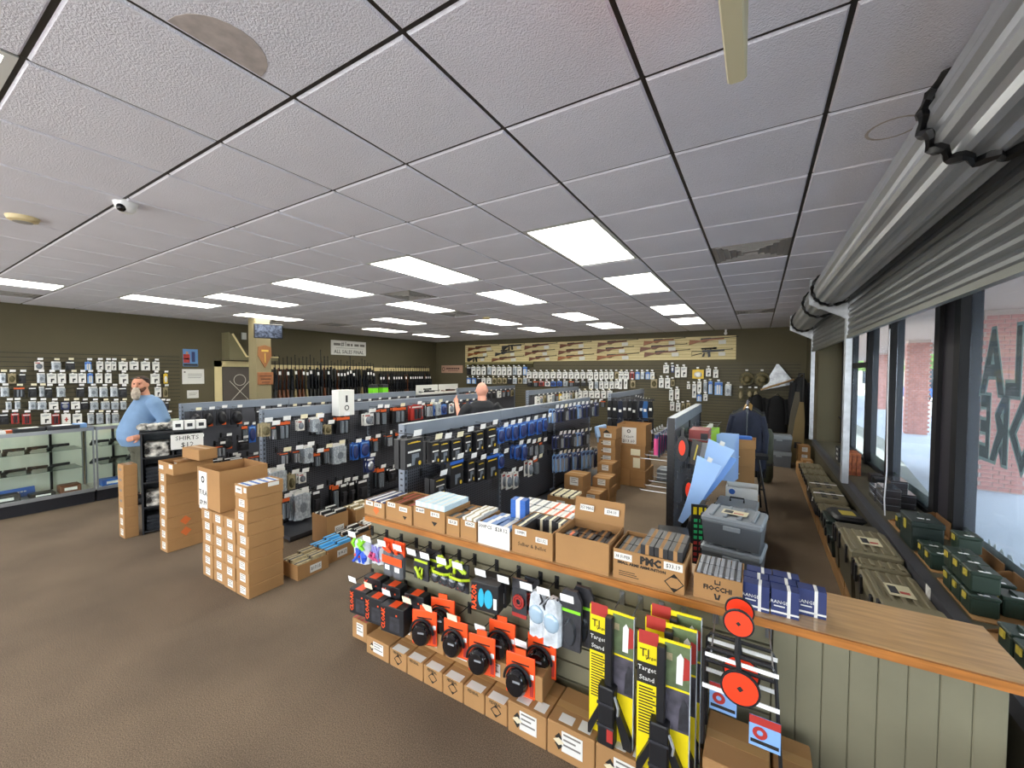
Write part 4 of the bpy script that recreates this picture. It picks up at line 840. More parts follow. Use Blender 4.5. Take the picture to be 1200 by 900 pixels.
# historic rifles pegged on the cream board: (x butt, z, length, style, flip, row)
BR = [(-8.95,2.66,1.35,0),(-7.5,2.68,.9,2),(-6.62,2.66,1.2,0),(-5.35,2.67,1.05,0),(-4.12,2.68,1.2,0),(-2.78,2.68,1.1,1),(-1.6,2.66,1.15,1),
      (-8.95,2.47,1.1,1),(-7.78,2.46,1.05,3),(-6.6,2.46,1.08,0),(-5.4,2.47,1.1,0),(-4.14,2.49,1.1,0),(-2.88,2.51,1.25,0),
      (-8.98,2.29,.9,2),(-7.92,2.27,1.3,0),(-6.45,2.28,1.0,0),(-5.42,2.29,1.2,1),(-4.14,2.29,1.25,1),(-2.76,2.36,1.2,0),(-1.54,2.36,.98,4)]
for k, (x, z, L, s) in enumerate(BR):
    rw = 0 if k < 7 else 1 if k < 13 else 2; n_ = k+1-(0, 7, 13)[rw]
    o = spawn(RP[s], (x, YB-.05, z), (0, -.045, 0), '%s on the cream board, %s row, %s from the corner' % (RD[s], ('top', 'middle', 'lowest')[rw], ordn(n_)), 'rifle', 'rifles on the cream board')
    f = L/(1.08 if s < 2 else .98 if s == 2 else 1.1 if s == 3 else 1.0); o.scale = (f, 1, min(f, 1.0))
    G().box(.66, .82, -.03, -.028, -.13, -.03).obj('info_card', paper, o)
    for hx in (.22, .75): hook(wb, (x+hx*f, YB-.019, z-.018), 0, .06) if False else None
t = thing('wall_sign', 'pink plank sign with dark emblem on the back wall', 'sign', (-9.72, YB-.002, 1.92)); G().box(-.5, .5, -.02, 0, -.14, .14).obj('board', mat('sign_pink', 'b58f7a', .7), t)
mat('sign_ink', '4a2e28', .7); [G().box(a, a+.07, -.0215, -.02, -.01, .05).obj('carved_mark', MATS['sign_ink'], t) for a in (-.26, -.17, -.08, .01, .10, .19, .28)]; G().box(-.18, .3, -.0215, -.02, -.07, -.055).obj('carved_line', MATS['sign_ink'], t); G().lathe([(.05, 0), (.075, 0)], 12, caps=False).obj('emblem', MATS['sign_ink'], t, (-.4, -.022, 0), FRONT)
# ------------------------------------------------------------------ goods hung on the half wall
FY = HY-.018
def htag(h, s, L, m=None):
    t_ = [c for c in h.children][0]
    ob('lettering', text_mesh(s, .016, ink_g), t_, (0, -.002, 0), (PI/2+.25, 0, 0)) if s else None
def hook2(x, z, L=.16, tagtext=None, cream_=False):
    h = hook(hw, (x, FY, z), 0, L, None, 1.15)
    return h
ZR1, ZR2 = .70, .382
bagclear = mat('clear_bag', 'c6ccd2', .12, var=.25, scale=18, coat=.8); neon = mat('neon_green', '86d628', .5); neon_y = mat('neon_yellow', 'b6cc24', .5); royal = mat('royal_blue', '2a55c8', .45); pink = mat('pink', 'c84a78', .5); lilac = mat('lilac', '7a78b8', .5); org = mat('bright_orange', 'f0521e', .45); clam = mat('clamshell', '3a3d42', .12, coat=1.0); gloss = mat('gloss_black', '101014', .12, coat=1.0); teal = mat('teal', '2fa6c6', .4); gry = mat('mid_grey', '5a5c60', .5)
def hb(name, x, y, ztop, parts, label, cat='package', group='goods hung on the half wall', rot=(0, 0, 0)):
    t = thing(name, label, cat, (x, y, ztop), 0, group, rot)
    for nm, me in parts: ob(nm, me, t)
    return t
def bagmesh(w_, h_, d_, m, seed=0):
    r = random.Random(seed); g = G(); rings = []
    for y, s in ((0, .9), (-d_*.3, 1), (-d_*.7, .97), (-d_, .7)):
        rings.append([(a*w_*s+r.uniform(-.004, .004), y, b*h_+r.uniform(-.004, .004)) for a, b in ((-.5,-1),(-.25,-1.02),(0,-.98),(.25,-1.01),(.5,-.97),(.47,-.7),(.5,-.4),(.4,-.1),(.15,0),(-.15,0),(-.4,-.1),(-.5,-.4),(-.46,-.7))])
    return g.loft(rings).mesh('bag', m, True)
def strands(m, w_, h_, n, z0, seed, y=-.05, r_=.008):
    r = random.Random(seed); g = G()
    for k in range(n):
        a = r.uniform(-w_/2, w_/2); b = r.uniform(-w_/2, w_/2); yy = y+r.uniform(-.015, .015)
        g.tube([(a, yy, z0), ((a+b)/2+r.uniform(-.03, .03), yy-.012, z0-h_*.5), (b, yy, z0-h_)], r_, 6)
    return g.mesh('contents', m, True)
row1x = [-2.39, -2.24, -2.1, -1.96, -1.84, -1.73, -1.6, -1.48, -1.32, -1.17, -1.03, -.93, -.80]
for k, x in enumerate(row1x): hook2(x, ZR1, .165)
row2x = [-2.39, -2.23, -2.06, -1.88, -1.71, -1.52, -1.32, -1.06]
for k, x in enumerate(row2x): hook2(x, ZR2, .165)
y0 = FY-.10
t = hb('ear_plug_bag', -2.33, y0, ZR1-.01, [('bag', bagmesh(.16, .17, .06, bagclear, 1)), ('cord_bundle', strands(neon, .11, .06, 7, -.005, 2, -.055, .011)), ('contents', strands(royal, .12, .09, 9, -.07, 3, -.055, .010)), ('tip_set', strands(org, .05, .05, 4, -.09, 4, -.05, .01))], 'clear bag of green, blue and orange corded ear plugs', 'package')
hb('ear_plug_bag', -2.17, y0, ZR1-.02, [('bag', bagmesh(.12, .13, .05, bagclear, 5)), ('contents', strands(lilac, .09, .10, 8, -.01, 6, -.045, .009)), ('cord_bundle', strands(pink, .08, .05, 6, -.05, 7, -.05, .008))], 'clear bag of lilac and pink ear plugs', 'package')
for k, x in enumerate((-2.07, -1.98)):
    can = G().bbox(-.045, .045, -.05, -.0, -.20, -.03, .014).mesh('jar', gry)
    hb('shooting_plug_pack', x, y0, ZR1-.005, [('jar', can), ('label_band', G().box(-.046, .046, -.0515, -.049, -.11, -.06).mesh('label_band', org)), ('header_card', G().box(-.05, .05, -.03, -.02, -.05, .04).mesh('header_card', org)), ('barcode', G().box(-.015, .025, -.0525, -.051, -.15, -.12).mesh('barcode', c_tag)), ('strap', strands(org, .08, .05, 4, .02, 8+k, -.04, .008))], 'grey tub of orange ear plugs with orange card, %s in the top row' % ordn(k+1), 'package')
for k, (dx, dy) in enumerate(((-1.80, 0), (-1.745, .05))):
    cardm = G().box(-.06, .06, -.014, 0, -.16, .02).mesh('card', c_dark)
    hb('glasses_pack', dx, y0+dy, ZR1-.01, [('card', cardm), ('print_band', G().box(-.055, .055, -.0155, -.014, -.05, -.035).mesh('print_band', neon_y)), ('neck_cord', strands(neon_y, .08, .06, 5, -.08, 12+k, -.02, .007))], 'dark carded pack with neon yellow cord, %s on its hook' % ('front one' if k == 0 else 'rear one'), 'package')
for k, x in enumerate((-1.61, -1.48)):
    lens = G(); 
    for s in (-1, 1): lens.ball((s*.035, -.055, -.08), (.032, .02, .036), 10, 6)
    hb('safety_glasses', x, y0, ZR1-.01, [('lens', lens.mesh('lens', clam, True)), ('frame', G().tube([(-.075, -.03, -.05), (-.04, -.065, -.045), (0, -.06, -.05), (.04, -.065, -.045), (.075, -.03, -.05)], .008, 6).mesh('frame', neon_y, True)), ('strap', strands(neon_y, .12, .06, 5, .03, 20+k, -.02, .010)), ('hang_card', G().box(-.05, .05, -.008, 0, -.15, .02).mesh('hang_card', c_dark))], 'neon yellow framed safety glasses on a hook, %s pair' % ordn(k+1), 'safety glasses')
# razor earmuff box
def box_pack(name, x, y, ztop, w_, d_, h_, body, kids, label, rz=0, group='goods hung on the half wall'):
    t = thing(name, label, 'package', (x, y, ztop), rz, group)
    G().bbox(-w_/2, w_/2, -d_, 0, -h_, 0, .003).obj('box', body, t)
    for nm, mm_, (a, b, c, d) in kids: G().box(a, b, -d_-.0012, -d_-.0002, c, d).obj(nm, mm_, t)
    return t
for q in range(2):
    t = box_pack('earmuff_box', -1.27-.0*q, y0-.015+q*.075, ZR1-.015, .17, .07, .155, c_black, [('print_panel', c_white, (.055, .075, -.13, -.07))], 'black and teal electronic earmuff box reading RAZOR, %s on its hook' % ('front one' if q == 0 else 'rear one'), .12)
    if q == 0:
        letter(t, 'RAZOR', .042, org, (-.063, -.0715, -.085), (PI/2, -PI/2, 0), bold=.001)
        for dx, sw in ((-.02, .018), (.025, .026)):
            G().loft([[(dx+sw*math.cos(a), yy, -.08+.052*math.sin(a)) for a in [2*PI*k/14 for k in range(14)]] for yy in (-.0705, -.073)]).obj('print_cup', teal, t)
for q in range(2):
    t = hb('ear_band_pack', -1.09+.05*q, y0+.01+.05*q, ZR1-.0, [('card', G().box(-.045, .045, -.01, 0, -.19, .02).mesh('card', clam)), ('header_card', G().box(-.04, .04, -.0115, -.01, -.03, .015).mesh('header_card', c_dark)), ('band', G().tube([(.03*math.cos(a), -.02, -.10+.035*math.sin(a)) for a in [PI*2*k/12 for k in range(12)]], .006, 6, True).mesh('band', c_red, True)), ('inner_band', G().tube([(.018*math.cos(a), -.02, -.10+.02*math.sin(a)) for a in [PI*2*k/10 for k in range(10)]], .005, 6, True).mesh('inner_band', c_red, True)), ('footer_strip', G().box(-.045, .045, -.0115, -.01, -.19, -.17).mesh('footer_strip', c_red))], 'clear clamshell with red coiled ear band, %s' % ('front one' if q == 0 else 'rear one'))
for q, x in enumerate((-.97, -.87)):
    hb('glasses_bag', x, y0+.02-.03*q, ZR1-.0, [('bag', bagmesh(.11, .24, .05, bagclear, 30+q)), ('lens', G().ball((0, -.05, -.12), (.045, .014, .05), 12, 7).mesh('lens', mat('blue_clear', '9fb6c8', .1, coat=1), True)), ('temple', strands(c_dark, .07, .08, 4, -.0, 33+q, -.04, .006))], 'clear poly bag of safety glasses, %s beside the dark card' % ('further' if q == 0 else 'nearer'))
for q in range(2):
    hb('glasses_pack', -.78+.04*q, y0-.01+.06*q, ZR1+.01, [('card', G().prism([(-.055,-.25),(.055,-.25),(.06,.0),(.035,.05),(-.035,.05),(-.06,.0)], -.02, 0, 'y').mesh('card', c_dark)), ('green_stripe', G().box(-.05, .055, -.0215, -.0195, -.06, -.045).mesh('green_stripe', neon)), ('bubble', G().loft([[(.035*math.cos(a)*s, yy, -.16+.075*math.sin(a)*s) for a in [2*PI*k/12 for k in range(12)]] for yy, s in ((-.018, 1), (-.035, .8))]).mesh('bubble', clam, True))], 'tall dark clamshell with green stripe beside target stands, %s' % ('front one' if q == 0 else 'rear one'))
# second row: cloak boxes and orange earmuff clamshells
for k, (x, yy) in enumerate(((-2.30, 0), (-2.13, -.01), (-1.95, -.02), (-2.26, .085), (-2.07, .08), (-1.86, .08))):
    t = box_pack('earmuff_box', x, y0-.03+yy, ZR2-.02+(.055 if yy > .05 else 0), .155 if k != 2 else .185, .075, .17, c_black, [('logo_mark', org, (.03, .04, -.05, -.04)), ('print_shape', c_dark, (-.02, .06, -.15, -.06))], 'black carton reading CLOAK in orange, %s row, %s from the corner' % ('front' if yy < .05 else 'rear', ordn(k % 3+1)), .1)
    letter(t, 'CLOAK', .04, org, (-.055 if k != 2 else -.07, -.0765, -.085), (PI/2, -PI/2, 0), bold=.001)
    G().box(-.03, .03, -.07, -.0, .0005, .0015).obj('top_print', org, t)
def clamshell(x, yy, ztop, label, rz):
    t = thing('earmuff_clamshell', label, 'package', (x, yy, ztop), rz, 'orange earmuff clamshells')
    G().bbox(-.082, .082, -.006, 0, -.215, .0, .004).obj('backing_card', org, t); G().box(-.03, .03, -.005, 0, 0, .03).obj('hang_tab', org, t)
    G().loft([[(-.012+.062*math.cos(a)*s, y_, -.135+.073*math.sin(a)*s) for a in [2*PI*k/18 for k in range(18)]] for y_, s in ((-.006, 1), (-.035, .98), (-.052, .8), (-.058, .4))]).obj('ear_cup', gloss, t, smooth=True)
    G().tube([(-.012+.075*math.cos(a), -.02, -.135+.085*math.sin(a)) for a in [PI*k/12 for k in range(13)]], .007, 6).obj('headband', black, t, smooth=True)
    G().box(.055, .075, -.0075, -.006, -.11, -.085).obj('barcode', c_tag, t); G().box(.055, .075, -.0075, -.006, -.2, -.12).obj('side_text', c_red, t)
    G().box(-.02, .02, -.0595, -.057, -.115, -.105).obj('badge', c_silver, t)
    G().box(-.05, .05, -.0075, -.006, -.05, -.043).obj('title_line', ink, t)
    return t
CL = [(-1.73, -.02, .30), (-1.66, .07, .22), (-1.50, .0, .12), (-1.29, -.03, .16), (-1.22, .07, .14), (-1.03, -.05, .1), (-.97, .075, .08)]
for k, (x, yy, rz) in enumerate(CL): clamshell(x, y0-.035+yy, ZR2+(.045 if yy > .05 else -.005), 'orange carded black earmuff clamshell in the lower row, %s from the cloak cartons' % ordn(k+1), rz)
# target stand cards
yellow = mat('card_yellow', 'e6cf10', .45); field = mat('photo_field', '5c6a48', .7, var=.3, scale=12); rangeph = mat('photo_range', '4a4650', .7, var=.4, scale=14)
def target_card(x, yy, ztop, label, rz):
    t = thing('target_stand', label, 'target stand', (x, yy, ztop), rz, 'carded target stands', (.0, 0, rz))
    W, H = .21, .70
    G().box(-W/2, W/2, -.006, 0, -H, 0).obj('card', yellow, t)
    G().box(-W/2+.005, -W/2+.085, -.0075, -.006, -.045, .012).obj('red_tab', c_red, t)
    b = G().box(-W/2+.0, -W/2+.088, -.0078, -.006, -.215, -.125).obj('title_block', ink, t)
    letter(b, 'Target', .028, c_white, (-W/2+.04, -.0086, -.15)); letter(b, 'Stand', .028, c_white, (-W/2+.04, -.0086, -.192))
    letter(t, 'TJ', .05, ink, (-W/2+.03, -.0076, -.085)); letter(t, 'Targets', .018, ink, (-W/2+.058, -.0076, -.10))
    g = G()
    for k in range(16): g.box(-W/2+.008, -W/2+.065+.008*((k*7) % 3), -.0073, -.006, -.235-.013*k, -.230-.013*k)
    stuff(g.obj('small_print', ink, t))
    p1 = G().box(.005, W/2-.003, -.0075, -.006, -.19, -.01).obj('photo', field, t)
    G().prism([(.05, -.17), (.075, -.17), (.078, -.06), (.066, -.04), (.052, -.06)], -.0085, -.0075, 'y').obj('photo_figure', c_white, p1); G().prism([(.075, -.15), (.1, -.14), (.1, -.06), (.08, -.05)], -.0085, -.0075, 'y').obj('photo_figure', c_red, p1); G().box(.01, .035, -.0085, -.0075, -.08, -.05).obj('photo_target', c_tan, p1)
    p2 = G().box(.005, W/2-.003, -.0075, -.006, -.37, -.2).obj('photo', rangeph, t); G().prism([(.06, -.36), (.1, -.36), (.095, -.25), (.08, -.225), (.065, -.27)], -.0085, -.0075, 'y').obj('photo_figure', c_dark, p2)
    # bundled black stand: upright tube, feet, straps
    G().bbox(-.022, .012, -.04, -.006, -.45, -.02, .004).obj('upright_tube', black, t)
    G().bbox(-.045, .03, -.06, -.006, -H-.05, -.33, .006).obj('leg_bundle', black, t)
    G().prism([(-.1, -.62), (-.1, -.55), (-.03, -.40), (-.03, -.46)], -.035, -.006, 'y').obj('foot', black, t); G().prism([(.03, -.40), (.1, -.55), (.1, -.66), (.085, -.66), (.03, -.47)], -.035, -.006, 'y').obj('foot', black, t)
    for z in (-.40, -.50, -.62): G().box(-.047, .032, -.064, -.058, z-.012, z).obj('strap', c_dark, t)
    G().box(.0, .028, -.063, -.0605, -.57, -.50).obj('red_sticker', c_red, t); G().tube([(.03, -.05, -.36), (.05, -.06, -.40), (.045, -.05, -.44)], .006, 5).obj('clip', c_silver, t)
    G().box(-W/2, -.05, -.045, -.006, -.70, -.60).obj('tip_card', field, t); G().box(-W/2+.01, -.06, -.0465, -.045, -.66, -.62).obj('tip_print', c_white, t); G().box(.045, W/2, -.03, -.006, -.70, -.62).obj('tip_card', field, t)
    G().box(W/2-.003, W/2+.001, -.02, 0, -H, -.0).obj('clear_edge', c_clear, t)
    return t
for x in (-.57, -.48, -.38, -.28):
    h = ob('hook', hook_mesh(.22, hook_w), hw, (x, FY, .715))
target_card(-.55, 1.80, .762, 'yellow and black carded target stand hung nearest the dark clamshells', -.02)
target_card(-.315, 1.745, .745, 'yellow and black carded target stand hung front most beside the orange spinner', .05)
target_card(-.30, 1.815, .775, 'carded target stand hung second in the pack of three', .05)
target_card(-.29, 1.875, .80, 'carded target stand hung last against the slats in the pack of three', .05)
# spinner targets
fluo = mat('fluorescent_orange', 'ff3a10', .5); fluo.node_tree.nodes['Principled BSDF'].inputs['Emission Strength'].default_value = .0
def disc(parent, x, y, z, r):
    d = G().cyl((x, y, z), (x, y-.008, z), r, n=24).obj('plate', black, parent)
    G().cyl((x, y-.008, z), (x, y-.0095, z), r*.88, n=24).obj('orange_face', fluo, d); G().prism([(x-r*.17, z), (x, z-r*.17), (x+r*.17, z), (x, z+r*.17)], y-.0108, y-.0095, 'y').obj('bull', ink, d)
def spinner(y, dz, label, tagx):
    t = thing('spinner_target', label, 'spinner target', (0, 0, dz), 0, 'steel spinner targets')
    fr = [(-.165, y, .36), (-.163, y, .735), (-.152, y, .757), (.062, y, .757), (.075, y, .735), (.10, y, .36)]
    G().tube(fr, .0075, 6).obj('frame', black, t, smooth=True); G().tube([(-.163, y, .705), (.075, y, .705)], .007, 6).obj('cross_bar', black, t)
    G().tube([(-.047, y-.005, .85), (-.05, y-.01, .77), (-.04, y-.01, .70)], .010, 6).obj('pivot_arm', black, t, smooth=True)
    disc(t, -.047, y-.014, .897, .053); disc(t, -.037, y-.014, .648, .068)
    G().box(-.168, .09, y-.012, y-.008, .598, .614).obj('packing_strap', c_tag, t) ; G().box(-.16, .085, y-.010, y-.006, .726, .741).obj('packing_strap', c_tag, t)
    l_ = G().box(tagx-.05, tagx+.05, y-.018, y-.015, .45, .565).obj('hang_card', c_lblue, t); G().box(tagx-.05, tagx+.05, y-.0192, y-.018, .535, .565).obj('card_header', c_red, l_)
    G().lathe([(.010, 0), (.024, 0)], 14, caps=False).obj('card_target', c_red, l_, (tagx-.015, y-.0195, .505), FRONT); G().box(tagx-.045, tagx+.045, y-.0192, y-.018, .463, .476).obj('card_caption', ink, l_)
    return t
spinner(1.87, -.006, 'orange spinner target hung behind the front one', -.10); spinner(1.76, 0, 'orange double spinner target with white straps, front most by the bead boards', .045)
for x in (-.145, .06): ob('hook', hook_mesh(.30, hook_w), hw, (x, FY, .752))
# cartons on the floor along the half wall
fl = [(-2.17,-1.96,'dot'),(-1.95,-1.805,'diamond'),(-1.80,-1.67,None),(-1.665,-1.52,'diamond'),(-1.515,-1.37,'diamond'),(-1.365,-1.225,None),(-1.22,-1.08,'diamond')]
for k, (a, b, p) in enumerate(fl):
    o = carton(((a+b)/2, 1.855, .001), b-a, .22, .113, 'brown carton on the floor along the half wall, %s from the free end' % ordn(k+1), 'floor cartons along the half wall', 0, k == 0, p)
    if k: letter(o, 'FEDERAL', .022, ink, (-.005, -.1108, .094), sx=.85); G().box(-.05, .05, -.112, -.06, .1136, .1142).obj('top_label', paper, o)
for k, (a, b, h_, p) in enumerate(((-1.07, -.85, .16, 'dot'), (-.845, -.605, .165, 'dot'), (-.60, -.34, .165, 'dot'), (-.33, -.12, .15, None))):
    o = carton(((a+b)/2, 1.855, .001), b-a, .24, h_, 'larger labelled carton on the floor along the half wall, %s past the small ones' % ordn(k+1), 'larger floor cartons along the half wall', 0, True, p)
    G().box(-.07, .0, -.10, -.05, h_+.0008, h_+.0016).obj('top_label', paper, o); G().box(.03, .09, -.10, -.04, h_+.0008, h_+.0016).obj('top_label', paper, o)
for k, (a, b, p) in enumerate(((-2.19, -1.995, 'diamond'), (-1.985, -1.81, 'dot'), (-1.80, -1.575, 'dot'), (-1.565, -1.35, 'dot'), (-1.34, -1.12, 'dot'))):
    carton(((a+b)/2*1.02, 1.915, .1155), b-a, .11, .118, 'carton in the second tier along the half wall, %s from the free end' % ordn(k+1), 'second tier cartons along the half wall', 0, k > 0, p)
carton((-1.0, 1.885, .163), .18, .17, .13, 'carton with large diamond print on the second tier by the target stands', None, .05, False, 'diamond')
o = carton((-2.31, 1.88, .001), .15, .16, .135, 'small carton with red striped lid standing off the end of half wall', None)
for k in range(4): G().box(-.07+.038*k, -.05+.038*k, -.075, .075, .1362, .137).obj('red_stripe', c_red, o)
o = carton((-.045, 1.80, .001), .22, .26, .38, 'upright brown carton on the floor under the spinner target', None, 0, False, 'diamond'); letter(o, 'MAXXTech', .03, ink, (-.03, -.131, .30), bold=.001)
o = carton((.14, 1.88, .001), .13, .2, .35, 'brown carton leaning by the bead boards under the spinner', None, 0, False); letter(o, 'MAXXTech', .02, ink, (0, -.101, .3))
# ------------------------------------------------------------------ cartons and ammunition on the counter
lab_b = paper
def price(parent, s, x, y, z, w_=.075, h_=.03, size=.024):
    p = G().box(x-w_/2, x+w_/2, y-.0012, y, z-h_/2, z+h_/2).obj('price_label', paper, parent); letter(p, s, size, ink, (x, y-.0016, z), sx=.85)
def ammo(loc, w_, d_, h_, m, band, label, group, rz=0, bname='end_panel'):
    key = ('ammo', w_, d_, h_, m.name, band.name if band else '')
    if key not in CB:
        CB[key] = (G().box(-w_/2, w_/2, -d_/2, d_/2, 0, h_).mesh('ammo_box', m), G().box(-w_*.14, w_*.14, -d_/2-.0006, d_/2+.0006, -.0001, h_+.0006).mesh(bname, band) if band else None)
    b, e = CB[key]; o = tag(ob('ammo_box', b, None, loc, (0, 0, rz)), label, 'ammo box', group)
    if e: ob(bname, e, o)
    return o
CY0 = 1.975
def ctray(x0, x1, h, label, prices=(), d=.27):
    t = open_box(((x0+x1)/2, CY0+SKW*((x0+x1)/2+2.4)+d/2, CT+.0005), x1-x0, d, h, label, 'open cartons on the counter')
    for s, fx, fz in prices: price(t, s, fx*(x1-x0), -d/2, fz*h)
    return t
def fill(x0, x1, nx, ny, h, z, m, band, desc, where, jit=.0, d=.27, skip=()):
    n = 0
    for a in range(nx):
        for b in range(ny):
            if (a, b) in skip: continue
            w_, dd = round((x1-x0-.016)/nx, 3), round((d-.016)/ny, 3); n += 1
            ammo((x0+.008+w_*(a+.5), CY0+SKW*((x0+x1)/2+2.4)+.008+dd*(b+.5), z+random.uniform(0, jit)), w_-.003, dd-.003, h, m, band, '%s in the %s, %s' % (desc, where, ordn(n)), 'ammunition boxes in counter cartons')
fed = c_navy
t = ctray(-2.465, -2.255, .105, 'open carton of navy ammunition boxes at the free end of the counter', (('9MM', -.25, .82), ('$18.95', .18, .82))); G().prism(DIAM(.032), -.0012, 0, 'y').obj('hazard_diamond', ink_o, t, (.02, -.135, .045))
fill(-2.465, -2.255, 3, 3, .098, CT+.0075, fed, c_white, 'navy ammunition box with white band', 'end carton', .008)
t = ctray(-2.245, -1.995, .13, 'open carton with red and brown ammunition boxes, second on the counter', (('45 ACP', -.28, .85), ('$24.06', .18, .75))); G().prism([(-.02, .012), (.02, .012), (0, -.012)], -.0012, 0, 'y').obj('hazard_mark', ink, t, (.06, -.135, .04))
fill(-2.245, -1.995, 4, 2, .09, CT+.0075, kraft_d, c_red, 'brown and red ammunition box', 'second carton', .03)
t = ctray(-1.985, -1.71, .14, 'open carton heaped with white blue ammunition boxes, third on the counter', (('40 S&W', -.28, .85), ('$19.12', .2, .8))); G().prism([(-.025, .012), (.025, .012), (0, -.016)], -.0012, 0, 'y').obj('hazard_mark', ink, t, (.05, -.135, .05))
fill(-1.985, -1.71, 5, 3, .165, CT+.0075, mat('pale_blue_box', 'c4dbe6', .5), c_white, 'pale blue ammunition box', 'third carton', .004)
t = ctray(-1.70, -1.595, .12, 'narrow open carton of dark ammunition boxes, fourth on the counter', (('$23.28', 0, .75),))
fill(-1.70, -1.595, 1, 3, .10, CT+.0075, c_black, kraft, 'black and tan ammunition box', 'narrow carton', .03)
t = ctray(-1.588, -1.465, .12, 'open carton of pale ammunition boxes beside the white sheet', (('45ACP', .1, .85),))
fill(-1.588, -1.465, 2, 3, .125, CT+.0075, c_white, c_tan, 'white and tan ammunition box', 'carton beside the white sheet', .012)
t = ctray(-1.455, -1.225, .105, 'open carton of blue ammunition boxes fronted by a white sheet')
sh = G().box(-.113, .113, -.1375, -.1355, -.035, .135).obj('white_sheet', paper, t); letter(sh, '300PCS', .03, ink, (-.06, -.138, .11)); letter(sh, '$28.12', .032, ink, (.055, -.138, .11))
fill(-1.455, -1.225, 2, 3, .10, CT+.0075, mat('range_blue', '5b7fb4', .5), c_white, 'blue and white ammunition box', 'carton behind the white sheet', .02)
for k in range(4): ammo((-1.285, 2.225, CT+.127+.0285*k), .10, .07, .0275, ink_b, c_white, 'royal blue ammunition box stacked in a pile, %s up' % ordn(k+1), 'royal blue ammunition pile', .1)
t = ctray(-1.215, -.955, .155, 'open carton with two price labels and cursive maker name', (('10MM', -.28, .78), ('$21.52', .24, .66))); letter(t, 'Sellier & Bellot', .03, ink, (0, -.1355, .055))
fill(-1.215, -.955, 4, 3, .14, CT+.0075, c_dark, c_cream, 'charcoal and cream ammunition box', 'cursive carton', .01, skip=((1, 0), (1, 1), (2, 0), (2, 1), (3, 1), (3, 0)))
ammo((-1.03, 2.065, CT+.0075), .1, .06, .10, c_cream, c_dark, 'cream ammunition box lying low in the cursive carton', None)
t = ctray(-.94, -.64, .165, 'large open carton with lifted rear flap and price labels')
G().obox((0, .145, .225), (.30, .005, .14), (-.18, 0, 0)).obj('rear_flap', kraft, t)
for s, x in (('357 MAG', -.07), ('$34.10', .08)):
    p = G().obox((x, .131, .24), (.085, .0015, .034), (-.18, 0, 0)).obj('price_label', paper, t); letter(p, s, .024, ink, (x, .1295, .24), (PI/2-.18, 0, 0), sx=.85)
fill(-.94, -.64, 5, 3, .105, CT+.0075, c_dark, kraft, 'charcoal and bronze ammunition box', 'flapped carton', .02, skip=((0, 0), (1, 0)))
ammo((-.87, 2.09, CT+.0075), .055, .05, .145, c_black, c_org, 'tall black and bronze ammunition box standing in the flapped carton', None)
t = open_box((-.45, CY0+.19, CT+.0005), .34, .27, .15, 'open bronze ammunition carton reading PMC on the counter', 'open cartons on the counter')
letter(t, 'PMC', .05, ink, (.015, -.136, .118), bold=.003); letter(t, 'SMALL ARMS AMMUNITION', .019, ink, (-.03, -.136, .085), bold=.0008); price(t, '38 SUPER', -.12, -.135, .115, .09, .035, .022); price(t, '$33.19', .12, -.135, .124, .085, .036, .028)
dm = G().prism([(-.045, 0), (-.039, 0), (0, .039), (0, .045)], -.0012, 0, 'y').prism([(0, .045), (0, .039), (.039, 0), (.045, 0)], -.0012, 0, 'y').prism([(-.045, 0), (-.039, 0), (0, -.039), (0, -.045)], -.0012, 0, 'y').prism([(0, -.045), (0, -.039), (.039, 0), (.045, 0)], -.0012, 0, 'y').prism([(-.02, .025), (.02, .025), (0, .045)], -.0012, 0, 'y').prism([(-.02, -.025), (.02, -.025), (0, -.045)], -.0012, 0, 'y').obj('hazard_diamond', ink, t, (.125, -.135, .046))
for k in range(3): G().box(-.14, -.06+.01*k, -.1362, -.135, .04-.01*k, .043-.01*k).obj('print_line', ink, t)
n = 0
for lay in range(3):
    for a in range(5):
        if lay == 2 and a in (0, 1): continue
        for b in range(2):
            n += 1
            ammo((-.585+a*.0655, CY0+.124+b*.124, CT+.0085+lay*.063), .062, .118, .061, c_black, kraft, 'black and copper ammunition box in the PMC carton, layer %s, %s' % (ORD[lay+1], ordn(n)), 'ammunition boxes in the PMC carton')
t = open_box((-.142, CY0+.185, CT+.0005), .20, .22, .115, 'open carton reading FIOCCHI with silver ammunition boxes', 'open cartons on the counter')
letter(t, 'FIOCCHI', .03, ink, (.0, -.111, .06), bold=.001); G().prism([(-.014, .012), (-.006, .012), (-.002, -.006), (.002, -.006), (.006, .012), (.014, .012), (.008, -.014), (-.008, -.014)], -.001, 0, 'y').obj('maker_mark', ink, t, (0, -.11, .025)); G().box(-.012, .012, -.111, -.11, .08, .085).box(-.012, -.008, -.111, -.11, .085, .1).box(.008, .012, -.111, -.11, .085, .1).obj('maker_mark', ink, t)
for a in range(4):
    for b in range(2): ammo((-.142-.067+a*.0455, CY0+.1335+b*.1015, CT+.0075), .042, .096, .115, c_silver, c_dark, 'silver ammunition box in the FIOCCHI carton, %s' % ordn(a*2+b+1), 'ammunition boxes in the FIOCCHI carton')
def range_box(loc, label, rz=0):
    t = thing('ammo_box', label, 'ammo box', loc, rz, 'navy range ammunition boxes')
    G().box(-.05, .05, -.03, .03, 0, .115).obj('box', c_navy, t); G().box(.008, .02, -.0306, .0306, -.0002, .1156).obj('white_band', c_white, t); G().box(-.0506, .0506, -.0306, .0306, .012, .02).obj('white_band', c_white, t)
    letter(t, 'RANGE', .02, c_white, (-.02, -.0308, .06)); G().box(-.04, .0, -.0308, -.03, .04, .045).obj('print_line', c_white, t)
